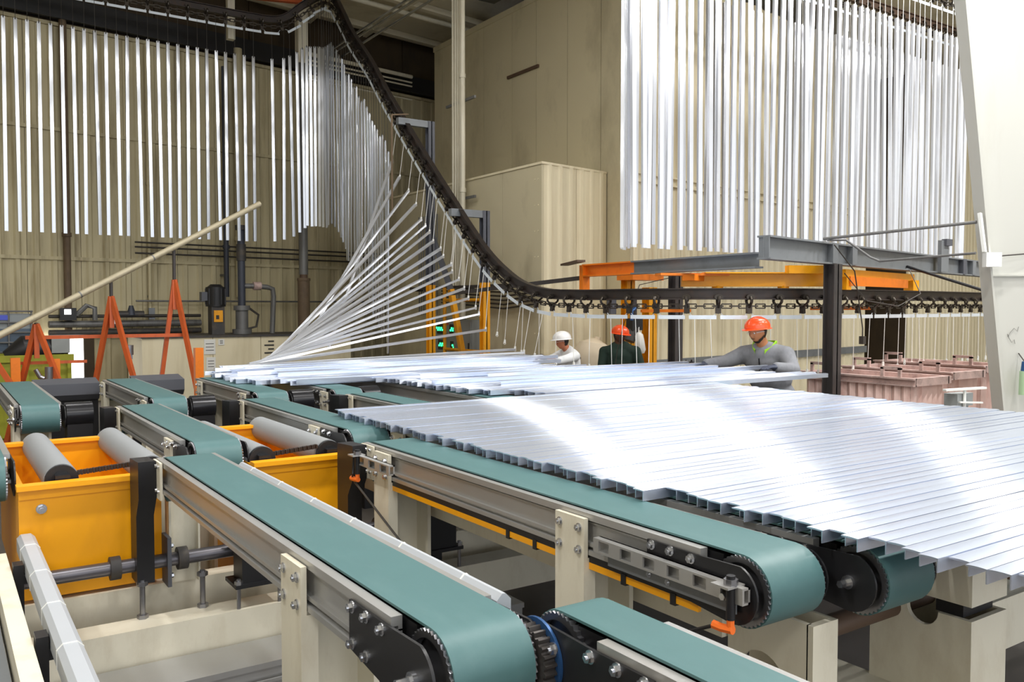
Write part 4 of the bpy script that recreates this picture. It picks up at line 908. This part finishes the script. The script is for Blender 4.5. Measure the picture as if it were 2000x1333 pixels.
tag(MB().cyl((1.25,12.8,1.02),(1.25,12.8,1.18),.05,12).tube([(1.1,12.85,1.15),(1.15,12.85,1.05),(1.2,12.82,1.02)],.03,8).box(1.1,1.24,12.7,12.78,0,1.02).build('hydraulic_pump','steel',loc=(1.2,12.8,0)), 'shiny steel pump unit between the orange bollards', 'pump')
tag(MB().cyl((2.33,13.35,1.28),(2.33,13.35,1.42),.06,12).box(2.29,2.37,13.31,13.39,1.22,1.28).build('clamp','steel',loc=(2.33,13.35,1.22)), 'steel clamp on the leg of the second trestle', 'clamp')
t = thing('skip', 'olive green steel skip at the left edge', 'skip', (.8, 14.9, 0))
B(-.6,1.72,14.5,14.54,.05,1.24).build('front','skip',t); B(1.68,1.72,14.54,15.6,.05,1.24).build('side','skip',t); B(-.6,1.72,15.56,15.6,.05,1.24).build('back','skip',t); B(-.6,1.75,14.46,14.5,1.16,1.26).build('rim','skip',t); B(-.6,1.7,14.54,15.6,.0,.05).build('bottom','skip',t)
for x in (-.1,.5,1.1,1.66): B(x,x+.05,14.46,14.5,.05,1.16).build('rib','skip',t)
t = thing('dark_scrap', 'black covered scrap pile lying on the skip', 'scrap', (1.3,15.1,1.24)); MB().tube([(.9,15.1,1.2),(1.15,15.1,1.32),(1.5,15.1,1.32),(1.75,15.1,1.28)],[.1,.22,.2,.08],12).build('heap','black',t); B(1.5,1.75,14.9,15.1,1.26,1.5).build('box','panel_gray',t)
t = thing('tote_tank', 'caged blue-grey liquid tote at the left edge', 'tank', (.8, 16.4, 1.2))
B(.1,1.32,15.95,16.9,1.24,1.62).build('lower_tank','tote',t); B(.1,1.32,15.95,16.9,1.62,1.86).build('upper_tank','tote_top',t)
for x in (.1,.4,.7,1.0,1.32): MB().cyl((x,15.93,1.22),(x,15.93,1.9),.014,6).build('cage_bar','pipe_gray',t)
for z in (1.24,1.4,1.56,1.72,1.9): MB().cyl((.1,15.92,z),(1.34,15.92,z),.014,6).build('cage_bar','pipe_gray',t)
B(.8,1.0,15.925,15.93,1.76,1.84).build('label_plate','blue_label',t); B(.1,1.34,15.95,16.9,1.16,1.22).build('pallet','black',t)
t = thing('tote_stand', 'dark steel stand carrying the caged tote', 'stand', (.8,16.4,0))
B(.1,1.4,15.9,16.95,1.08,1.16).build('deck','black',t)
for x in (.15,1.3):
    for y in (15.95,16.85): B(x,x+.06,y,y+.06,0,1.08).build('leg','black',t)
d1 = struct('door_1', MB().prism([tuple(wpt(-9.95,-.2)[:2]),tuple(wpt(-9.05,-.2)[:2]),tuple(wpt(-9.05,-.16)[:2]),tuple(wpt(-9.95,-.16)[:2])],'z',0,1.32),'bright')
for a,b in ((-10.05,-9.95),(-9.05,-8.85)): MB().prism([tuple(wpt(a,-.24)[:2]),tuple(wpt(b,-.24)[:2]),tuple(wpt(b,-.04)[:2]),tuple(wpt(a,-.04)[:2])],'z',0,1.4).build('jamb','wall_dark',d1)
t = thing('plating_tank', 'long low cream tank side behind the stacked bars', 'tank', (5.3, 18.6, 0))
B(3.35,7.6,17.75,19.3,0,1.36).build('body','wall_light',t)
for a,b in ((3.32,4.65),(4.66,5.62),(5.63,7.62)): B(a,b,17.7,17.75,.02,1.36).build('side_panel','wall_light',t)
B(3.3,7.64,17.66,19.34,1.36,1.4).build('rim','pump',t)
for x,z,w,h in ((4.48,1.02,.22,.3),(4.52,.7,.18,.26),(4.76,1.2,.12,.12)):
    n_ = B(x,x+w,17.685,17.7,z,z+h).build('notice','paper',t)
    for k in range(3): B(x+.03,x+w-.03,17.683,17.685,z+h*(.25+.22*k),z+h*(.25+.22*k)+.012).build('print_line','ink',n_)
for k in range(4): B(5.7+.08*(k%2),5.9,17.69,17.7,1.0+.08*k,1.03+.08*k).build('scuff','ink',t)
t = thing('pump_unit', 'tall dark pump with motor and valve on the tank rim', 'pump', (5.0, 18.4, 1.4))
MB().cyl((4.88,18.3,1.98),(4.88,18.3,2.38),.2,18).cyl((4.88,18.3,2.38),(4.88,18.3,2.44),.17,18,.1).build('motor','black',t)
for k in range(10): a = 2*PI*k/10; MB().box(4.88+.2*math.cos(a)-.012,4.88+.2*math.cos(a)+.012,18.3+.2*math.sin(a)-.012,18.3+.2*math.sin(a)+.012,2.02,2.35).build('fin','black',t)
B(4.58,4.7,18.22,18.4,2.1,2.28).build('terminal_box','gray_dark',t); B(4.76,5.02,18.15,18.45,1.4,1.98).build('stand','pump',t); B(4.8,4.98,18.13,18.15,1.66,1.9).build('warning_plate','yellow_old',t); B(4.84,4.9,18.12,18.13,1.72,1.8).build('emblem','ink',t)
t = thing('pipe_stack', 'grey pipe with valve and elbow rising from the tank rim', 'pipe', (5.6, 18.5, 1.4))
MB().cyl((5.45,18.4,1.4),(5.45,18.4,1.5),.2,16).cyl((5.45,18.4,1.5),(5.45,18.4,1.9),.13,16).cyl((5.45,18.4,1.9),(5.45,18.4,2.0),.17,16).build('pump_body','pipe_gray',t)
MB().cyl((5.45,18.4,2.0),(5.45,18.4,3.6),.08,14).build('riser','pipe_blue',t); MB().cyl((5.45,18.4,2.95),(5.45,18.4,3.3),.1,14).build('collar','pump',t); MB().cyl((5.45,18.4,3.6),(5.45,18.4,3.7),.12,14).build('flange','pump',t)
MB().tube([(5.45,18.4,2.42),(5.7,18.4,2.42),(6.0,18.4,2.4),(6.12,18.4,2.36),(6.14,18.4,2.2),(6.1,18.4,1.4)],.055,10).build('elbow_pipe','pipe_gray',t)
MB().cyl((5.7,18.4,2.42),(5.86,18.4,2.42),.09,12).build('valve','copper_rim',t); MB().tube([(5.6,18.4,1.95),(5.8,18.38,1.8),(5.75,18.38,1.55),(5.55,18.4,1.5)],.025,8).build('bypass_hose','wire_dark',t)
def vpipe(name, label, s, dep, r, z0, z1, m, extra=()):
    p = wpt(s, -dep); t = thing(name, label, 'pipe', (p.x,p.y,0), 'wall pipes'); MB().cyl((p.x,p.y,z0),(p.x,p.y,z1),r,14).build('pipe',m,t)
    for z in extra: MB().cyl((p.x,p.y,z),(p.x,p.y,z+.08),r*1.3,14).build('collar',m,t)
    for z in (z0+.5,(z0+z1)/2): MB().bar((p.x,p.y,z),tuple(wpt(s,0,z)),.04,.05).build('clip','pipe_gray',t)
    return t
vpipe('wall_pipe','brown vertical pipe on the wall above the left trestles',-9.3,.12,.07,1.5,9.0,'rust',(3.4,))
vpipe('wall_pipe','slim tan conduit on the wall right of the left trestles',-7.65,.1,.035,1.7,7.6,'wall',(4.6,))
vpipe('wall_pipe','dark blue vertical pipe beside the pump unit',-6.0,.3,.06,2.2,7.4,'pipe_blue',(3.3,))
vpipe('wall_pipe','tan vertical pipe rising above the valve elbow',-5.62,.2,.1,2.2,7.9,'wall',(3.5,))
bx = MB().box(3.86,3.98,19.75,19.85,1.7,1.95).build('wall_socket','gray_paint',loc=(3.9,19.8,1.7)); tag(bx,'small grey socket box at the foot of the slim conduit','box')
t = thing('exhaust_pipe', 'thick grey pipe with rusty lower sleeve behind the hanging bars', 'pipe', (6.95, 18.7, 0))
MB().cyl((6.95,18.75,2.7),(6.95,18.75,7.4),.1,18).build('upper_pipe','pipe_gray',t); MB().cyl((6.95,18.75,1.4),(6.95,18.75,2.62),.135,18).build('rusty_sleeve','rust',t); MB().cyl((6.95,18.75,2.62),(6.95,18.75,2.72),.09,14).build('neck','brown',t)
for z in (2.56,): MB().cyl((6.95,18.75,z),(6.95,18.75,z+.06),.15,18).build('rim','rust',t)
B(6.84,7.06,18.64,18.86,7.4,9.1).build('top_box','pipe_white',t)
for k,(z,r,m) in enumerate(((1.62,.07,'pipe_gray'),(1.45,.06,'pump'),(1.78,.035,'wire_dark'),(2.1,.02,'pipe_gray'),(3.35,.02,'wire_dark'),(3.25,.02,'wire_dark'),(3.12,.02,'wire_dark'))):
    a = wpt(-9.7 if k < 3 else -8, -.25, z); b = wpt(-6.6 if k < 3 else -1.5, -.25, z)
    tag(MB().cyl(a,b,r,10).build('wall_run',m,loc=tuple(a.lerp(b,.5))), ['thick grey pipe run along the left wall base','dark pipe run lowest on the left wall','thin black hose run above the pipes on the left wall','thin conduit run behind the pump unit','uppermost dark cable run behind the hanging bars','middle dark cable run behind the hanging bars','lowest dark cable run behind the hanging bars'][k],'pipe','horizontal wall runs')
t = thing('meter_unit','small meter with a lit white screen on the pipe run','meter',(2.25,19.35,1.75))
B(2.1,2.4,19.3,19.5,1.7,1.95).build('case','black',t); B(2.18,2.3,19.285,19.3,1.82,1.92).build('screen','bright',t); MB().tube([(2.4,19.4,1.8),(2.6,19.4,2.0),(2.75,19.4,1.95),(2.75,19.4,1.7)],.05,8).build('hose','pipe_gray',t)
bm_('name_plate','small white plate on the left pipe run','plate','paper',(2.98,3.2,19.3,19.32,1.62,1.74))
t = thing('gate_valve','grey-blue gate valve sitting on the left pipe run','valve',(3.4,19.4,1.75)); MB().cyl((3.2,19.45,1.82),(3.7,19.45,1.82),.07,10).build('body','pump',t); MB().cyl((3.45,19.45,1.8),(3.45,19.45,2.0),.1,12,.04).build('bonnet','pipe_blue',t)
# ------------------------------------------------------------------ pipes under the roof
tag(MB().cyl((5.6,18.05,8.95),(11.6,18.9,8.95),.06,12).build('roof_pipe','pipe_white',loc=(8.5,18.4,8.95)), 'thick white pipe crossing under the roof', 'pipe')
for k,dx in enumerate((0,.14,.42)):
    tag(MB().cyl((8.15+dx,20.3,8.2),(8.1+dx,14.0,8.2),.028,8).build('roof_conduit','chrome',loc=(8.1+dx,17,8.2)), 'shiny conduit crossing behind the climbing rail, %s from the left' % ordn(k+1), 'conduit', 'shiny roof conduits')
for k,z in enumerate((8.05,7.9,7.8,7.45)):
    a = wpt(-4.2,-.5,z); b = wpt(-.9,-.5,z)
    tag(MB().cyl(a,b,.05 if k==0 else .022,10).build('wall_conduit','pipe_white',loc=tuple(a.lerp(b,.5))), 'white pipe along the top of back wall, %s from the top' % ordn(k+1), 'pipe', 'pipes along the wall top')
t = thing('roof_motor','black motor box under the roof beside the white pipes','motor',(9.9,15.4,8.4)); B(9.7,10.1,15.2,15.7,8.45,8.85).build('case','black',t); B(9.8,10.0,15.3,15.6,8.85,9.15).build('hanger','black',t); MB().cyl((9.7,15.45,8.62),(9.6,15.45,8.62),.12,12).build('cap','black_gloss',t)
tag(MB().bar((5.2,18.6,8.55),(6.9,18.6,8.72),.12,.1).bar((5.3,18.6,8.6),(5.3,18.6,9.15),.06,.06).build('roof_bracket','orange',loc=(6,18.6,8.5)), 'rusty orange bracket holding the upper rail bend', 'bracket')
tag(B(5.35,5.5,18.8,18.95,7.7,9.15).build('roof_post','pipe_white',loc=(5.4,18.9,7.7)), 'white box post in the dark upper corner', 'post')
struct('wall_right', B(29.8,30,-12,32,0,9.15),'wall_light'); struct('wall_left', B(-10.2,-10,-12,32,0,9.15),'wall')
# ------------------------------------------------------------------ people
def fused(mb, name, m, voxel, smooth_it=6):
    """fuse overlapping closed volumes into one continuous surface"""
    o = bpy.data.objects.new('tmp', mb.mesh('tmp', m, smooth=0)); C.objects.link(o)
    r = o.modifiers.new('r', 'REMESH'); r.mode = 'VOXEL'; r.voxel_size = voxel; r.use_smooth_shade = True
    s = o.modifiers.new('s', 'SMOOTH'); s.factor = .5; s.iterations = smooth_it
    dg = bpy.context.evaluated_depsgraph_get(); dg.update()
    me = bpy.data.meshes.new_from_object(o.evaluated_get(dg)); me.name = name
    bpy.data.objects.remove(o)
    me.materials.clear(); me.materials.append(MATS[m])
    for p in me.polygons: p.use_smooth = True
    return me
def sph(mb, c, r, n=12, M=None):
    c = Vector(c); r = r if isinstance(r, (tuple, list)) else (r, r, r); vs = [(0,0,r[2])]; fs = []
    for i in range(1, n):
        th = PI*i/n
        for k in range(2*n): ph = 2*PI*k/(2*n); vs.append((r[0]*math.sin(th)*math.cos(ph), r[1]*math.sin(th)*math.sin(ph), r[2]*math.cos(th)))
    vs.append((0,0,-r[2])); q = 2*n
    for k in range(q): fs.append((0, 1+k, 1+(k+1)%q)); fs.append((len(vs)-1, 1+(n-2)*q+(k+1)%q, 1+(n-2)*q+k))
    for i in range(n-2):
        for k in range(q): fs.append((1+i*q+k, 1+(i+1)*q+k, 1+(i+1)*q+(k+1)%q, 1+i*q+(k+1)%q))
    vs = [c+((M @ Vector(v)) if M else Vector(v)) for v in vs]
    return mb.add(vs, fs)
def limb(mb, pts, rad):
    for p, r in zip(pts, rad): sph(mb, p, r, 8)
    for (p, q), (a, b) in zip(zip(pts, pts[1:]), zip(rad, rad[1:])): mb.cyl(p, q, a, 16, b)
def head_pt(u, h):
    """unit direction -> head surface point, x forward, z up, head height h"""
    x, y, z = u; zz = z
    w = .345*(1-.28*max(0,-zz)**1.3); dpt = (.41 if x > 0 else .43)*(1-.10*max(0,-zz)*(x > 0)-.35*max(0,-zz)*(x < 0))
    p = Vector((x*dpt, y*w, z*.5))
    g = lambda cy, cz, sy, sz: math.exp(-((p.y-cy)/sy)**2-((p.z-cz)/sz)**2) if x > 0 else 0
    fw = .075*g(0,-.10,.045,.07)+.04*g(0,-.02,.03,.09)+.018*g(0,.09,.2,.03)-.03*g(.13,.03,.06,.045)-.03*g(-.13,.03,.06,.045)
    fw += .022*g(0,-.235,.09,.022)+.022*g(0,-.285,.08,.022)-.012*g(0,-.26,.1,.012)+.035*g(0,-.43,.1,.07)+.012*g(.17,-.1,.07,.07)+.012*g(-.17,-.1,.07,.07)
    p.x += fw; return p*h
def head_grid(h, nt=44, nph=56):
    vs = []; fs = []
    for i in range(nt+1):
        th = PI*i/nt
        for k in range(nph): ph = 2*PI*k/nph; vs.append(head_pt((math.sin(th)*math.cos(ph), math.sin(th)*math.sin(ph), math.cos(th)), h))
    for i in range(nt):
        for k in range(nph): fs.append((i*nph+k, (i+1)*nph+k, (i+1)*nph+(k+1)%nph, i*nph+(k+1)%nph))
    return vs, fs
def orient(fd, tilt=0):
    x = Vector(fd).normalized(); z = Vector((0,0,1)); y = z.cross(x).normalized(); x = Matrix.Rotation(tilt, 3, y) @ x; z = x.cross(y)
    return Matrix((x, y, z)).transposed()
def hand(mb, w, d, up, s=1, side=1, curl=.25):
    """palm with four fingers of unequal length and a thumb leaving the side"""
    d = Vector(d).normalized(); up = Vector(up).normalized(); r = d.cross(up).normalized(); up = r.cross(d); w = Vector(w)
    M = Matrix((d, r, up)).transposed()
    sph(mb, w+d*.05*s, (.058*s,.044*s,.019*s), 10, M)
    for k, (o_, L) in enumerate(((-.032,.062),(-.011,.075),(.011,.078),(.031,.068))):
        b = w+d*.092*s+r*o_*s*1.05; j = b+(d*.5*L-up*curl*.35*L)*s; e = j+(d*.45*L-up*curl*.9*L)*s
        limb(mb, [w+d*.06*s+r*o_*.9*s, b, j, e], [.0115*s,.0105*s,.0098*s,.008*s])
    b = w+d*.025*s+r*side*.036*s; j = b+(d*.035+r*side*.03-up*.008)*s; e = j+(d*.032+r*side*.006-up*.012)*s
    limb(mb, [w+d*.03*s, b, j, e], [.016*s,.0145*s,.012*s,.0095*s]); mb.cyl(w-d*.02*s, w+d*.03*s, .028*s, 12, .03*s)
def person(label, J, face, s, mats, hat, tilt=.15, gloves=True, beard=False, collar=None, zipper=False, bare_forearm=False, htilt=None, bulk=1.0):
    skin, top = mats; V = {k: Vector(v) for k, v in J.items()}; base = Vector((V['pel'].x, V['pel'].y, 0))
    h = .235*s; OM = orient(face, tilt); hc = V['head']
    sl = (V['shN']-V['shF']).normalized(); chest = V['neck'].lerp(V['pel'], .28); waist = V['neck'].lerp(V['pel'], .68); fw = Vector((0,0,1)).cross(sl)
    if fw.dot(Vector(face)) < 0: fw = -fw
    TM = Matrix((sl, fw, Vector((0,0,1)))).transposed(); hw = (V['shN']-V['shF']).length/2
    feet = []; hips = []; knees = []
    for sg in (-1, 1):
        hp = V['pel']+sl*sg*.1*s-Vector((0,0,.05)); ft = Vector((base.x,base.y,.09))+sl*sg*.14*s; kn = hp.lerp(ft,.5)+fw*.04
        hips.append(hp); knees.append(kn); feet.append(ft)
    # continuous body (skin)
    b = MB(); gv, gf = head_grid(h); b.add([hc+OM @ p for p in gv], gf)
    for sg in (-1, 1): sph(b, hc+OM @ Vector((-.02*h, sg*.345*h, -.02*h)), (.06*h,.03*h,.12*h), 8, OM)
    limb(b, [hc+OM @ Vector((-.1*h,0,-.3*h)), V['neck']-Vector((0,0,.02))], [.058*s,.066*s])
    limb(b, [V['neck'], chest, waist, V['pel']], [.07*s,.11*s,.11*s,.11*s])
    for a in ('N', 'F'): limb(b, [chest, V['sh'+a], V['el'+a], V['ha'+a]], [.07*s,.05*s,.04*s,.031*s])
    for i in range(2): limb(b, [V['pel'], hips[i], knees[i], feet[i], feet[i]+fw*.13-Vector((0,0,.04))], [.1*s,.085*s,.055*s,.045*s,.04*s])
    if not gloves:
        for a, sd in (('N',1),('F',-1)): hand(b, V['ha'+a], V['ha'+a]-V['el'+a], (0,0,1), s, sd)
    t = bpy.data.objects.new('person', fused(b, 'person', skin, .0075*s, 2)); C.objects.link(t); LOC[t.name] = Vector((0,0,0))
    t.location = base; off = base
    for v in t.data.vertices: v.co -= base
    LOC[t.name] = base; tag(t, label, 'person')
    def child(name, me, lab=None):
        o = bpy.data.objects.new(name, me); C.objects.link(o); o.parent = t
        for v in me.vertices: v.co -= base
        LOC[o.name] = base
        if lab: o['label'] = lab
        return o
    # upper garment
    g = MB()
    for f_, (c_, rx, ry) in ((0,(V['neck']-Vector((0,0,.07*s)), hw*.8, .095*s)), (0,(chest, hw*.98, .135*s)), (0,(chest.lerp(waist,.5), hw*.95, .14*s)), (0,(waist, hw*.92, .14*s)), (0,(V['pel'], hw*.95, .145*s))):
        sph(g, c_, (rx*(.5+.5*bulk), ry*bulk, .15*s), 12, TM)
    for c0, c1, r0, r1 in ((chest, V['pel'], .13*s, .13*s),): limb(g, [c0+sl*hw*.35, c1+sl*hw*.35], [r0,r1]); limb(g, [c0-sl*hw*.35, c1-sl*hw*.35], [r0,r1])
    for a in ('N', 'F'):
        sh, el, ha = V['sh'+a], V['el'+a], V['ha'+a]; wr = el.lerp(ha,.93)
        limb(g, [chest.lerp(sh,.55)+Vector((0,0,.03)), sh], [.1*s*bulk,.082*s*bulk])
        if bare_forearm: limb(g, [sh, sh.lerp(el,.55), el.lerp(ha,.1)], [.08*s,.068*s,.06*s])
        else: limb(g, [sh, sh.lerp(el,.5), el, el.lerp(ha,.5), wr], [.08*s*bulk,.069*s*bulk,.06*s*bulk,.053*s*bulk,.046*s*bulk])
    child('top_garment', fused(g, 'top_garment', top, .012*s, 5))
    tr = MB()
    sph(tr, V['pel']-Vector((0,0,.04)), (hw*.9,.15*s,.16*s), 12, TM)
    for i in range(2): limb(tr, [hips[i]+Vector((0,0,.03)), knees[i], feet[i]], [.12*s,.088*s,.075*s])
    child('trousers', fused(tr, 'trousers', 'trousers', .014*s, 4))
    sm = MB()
    for i in range(2): limb(sm, [feet[i]-Vector((0,0,.03)), feet[i]+fw*.15*s-Vector((0,0,.045))], [.058*s,.045*s])
    child('boots', fused(sm, 'boots', 'black', .012*s, 3))
    if gloves:
        for a, sd in (('N',1),('F',-1)):
            gm = MB(); d = V['ha'+a]-V['el'+a]; d.z *= .4; hand(gm, V['ha'+a], d, (0,0,1), 1.12*s, sd); gm.cyl(V['ha'+a]-d.normalized()*.05*s, V['ha'+a], .042*s, 14, .036*s)
            child('glove', fused(gm, 'glove', 'glove', .0045*s, 2))
    # helmet
    HM = orient(face, tilt if htilt is None else htilt); c0 = hc+HM @ Vector((-.01*h,0,.20*h)); hm = MB(); nt, nph = 12, 40; vs = []; fs = []
    for i in range(nt+1):
        th = PI/2*i/nt
        for k in range(nph):
            ph = 2*PI*k/nph; rid = 1+.035*max(0,math.cos(ph*2))**8*math.sin(th)
            vs.append(Vector((.62*h*math.sin(th)*math.cos(ph)*rid, .52*h*math.sin(th)*math.sin(ph), .47*h*math.cos(th)**.9+.02*h*(abs(math.sin(ph))*math.sin(th) < .12))))
    for i in range(nt):
        for k in range(nph): fs.append((i*nph+k, (i+1)*nph+k, (i+1)*nph+(k+1)%nph, i*nph+(k+1)%nph))
    n0 = len(vs)
    for ring, (ex, dz) in enumerate(((.0,-.03),(.07,-.055),(.07,-.075),(-.02,-.04))):
        for k in range(nph):
            ph = 2*PI*k/nph; pk = .13*max(0,math.cos(ph))**3*(ex > 0)
            vs.append(Vector(((.62+ex+pk)*h*math.cos(ph), (.52+ex)*h*math.sin(ph), dz*h-.25*pk*h)))
    for ring in range(-1, 3):
        a0 = nt*nph if ring < 0 else n0+ring*nph; b0 = n0+(ring+1)*nph
        for k in range(nph): fs.append((a0+k, b0+k, b0+(k+1)%nph, a0+(k+1)%nph))
    hm.add([c0+HM @ v for v in vs], fs); me = hm.mesh('helmet', hat, smooth=50); child('helmet', me)
    # eyes, glasses, hair, beard
    ey = MB()
    for sg in (-1, 1): sph(ey, hc+OM @ Vector((.335*h, sg*.13*h, .03*h)), .045*h, 8)
    eo = child('eyes', ey.mesh('eyes', 'white')); pu = MB()
    for sg in (-1, 1): sph(pu, hc+OM @ Vector((.365*h, sg*.13*h, .025*h)), .022*h, 8)
    child('pupils', pu.mesh('pupils', 'ink')).parent = eo
    gl = MB()
    for sg in (-1, 1):
        pts = [hc+OM @ Vector((.42*h-.09*h*abs(math.cos(a)*.1+.13)/.13, sg*.13*h+.1*h*math.cos(a), .03*h+.065*h*math.sin(a))) for a in [2*PI*k/14 for k in range(15)]]
        gl.tube(pts, .008*h, 5); gl.tube([hc+OM @ Vector((.32*h,sg*.24*h,.05*h)), hc+OM @ Vector((.1*h,sg*.37*h,.05*h)), hc+OM @ Vector((-.05*h,sg*.38*h,.02*h))], .012*h, 5)
    child('safety_glasses', gl.mesh('safety_glasses', 'glass'))
    def shell(name, test, off, m):
        vs, fs = head_grid(h, 60, 80); c_ = Vector((0,0,0)); keep = [f for f in fs if all(test(vs[i]/h) for i in f)]; ids = sorted({i for f in keep for i in f}); mp = {i: n for n, i in enumerate(ids)}; k = len(ids)
        out = [hc+OM @ (vs[i]+vs[i].normalized()*off*h) for i in ids]+[hc+OM @ (vs[i]*.97) for i in ids]
        mb = MB().add(out, [tuple(mp[i] for i in f) for f in keep]+[tuple(k+mp[i] for i in reversed(f)) for f in keep]); child(name, mb.mesh(name, m))
    shell('hair', lambda p: p.z > -.28 and p.x < -.02+.12*p.z and p.z < .4, .035, 'hair')
    shell('eyebrows', lambda p: .085 < p.z < .115 and p.x > .2 and .05 < abs(p.y) < .22, .02, 'hair')
    if beard: shell('beard', lambda p: (p.z < -.335 and p.x > .02) or (-.03 < p.x < .2 and p.z < -.12-.75*max(0,p.x)) or (-.232 < p.z < -.195 and p.x > .2 and abs(p.y) < .13), .02, 'hair')
    if collar:
        n1 = V['neck']; cm = MB(); q = []
        for rr, dz in ((.098,-.06),(.118,.075),(.108,.08),(.086,-.06)):
            for k in range(20):
                a = -PI*.86+2*PI*.86*k/19; v = -fw*math.cos(a)+sl*math.sin(a); open_ = max(0,-math.cos(a))
                q.append(n1+v*rr*s*1.08+Vector((0,0,(dz-.1*open_)*s)))
        cm.add(q, [(r*20+k, r*20+k+1, (r+1)%4*20+k+1, (r+1)%4*20+k) for r in range(4) for k in range(19)]); child('collar', cm.mesh('collar', collar), 'bright lime collar')
        zp = MB(); f0 = n1+fw*.13*s-Vector((0,0,.1*s)); f1 = chest+fw*.16*s-Vector((0,0,.12*s)); zp.bar(f0, f1, .012, .012, fw).box(f1.x-.012,f1.x+.012,f1.y-.012,f1.y+.012,f1.z-.05,f1.z); child('zip', zp.mesh('zip', 'black'))
    return t
person('man in grey sweater and orange hard hat reaching across the bars', dict(head=(8.11,6.84,1.675),neck=(8.255,6.85,1.475),shN=(8.33,6.60,1.40),shF=(8.20,7.12,1.39),elF=(8.0,7.24,1.30),haF=(7.66,7.24,1.285),elN=(8.24,6.42,1.24),haN=(7.93,6.42,1.285),pel=(8.45,6.88,.92)),
       (-.90,.04,0), 1.14, ('skin_a','sweater'), 'hat_orange', .24, True, True, 'lime', htilt=.06, bulk=1.2)
person('man in white shirt and white hard hat handling a bar end', dict(head=(8.0,10.52,1.44),neck=(8.13,10.53,1.30),shN=(8.10,10.32,1.22),shF=(8.16,10.76,1.22),elN=(7.80,10.33,1.15),haN=(7.42,10.22,1.22),elF=(7.84,10.62,1.16),haF=(7.48,10.36,1.23),pel=(8.24,10.58,.86)),
       (-.9,.30,0), 1.0, ('skin_c','tee'), 'hat_white', .18, True, False, None, bare_forearm=True, htilt=.06)
person('man in dark green shirt and orange hard hat standing behind the bars', dict(head=(9.13,10.47,1.51),neck=(9.17,10.51,1.35),shN=(8.98,10.68,1.25),shF=(9.34,10.33,1.26),elN=(8.9,10.66,.99),elF=(9.36,10.2,.99),haN=(8.85,10.45,.78),haF=(9.2,10.08,.78),pel=(9.2,10.53,.78)),
       (.10,-.95,0), 1.08, ('skin_b','greenshirt'), 'hat_orange', .2, False, False, None, htilt=.1)
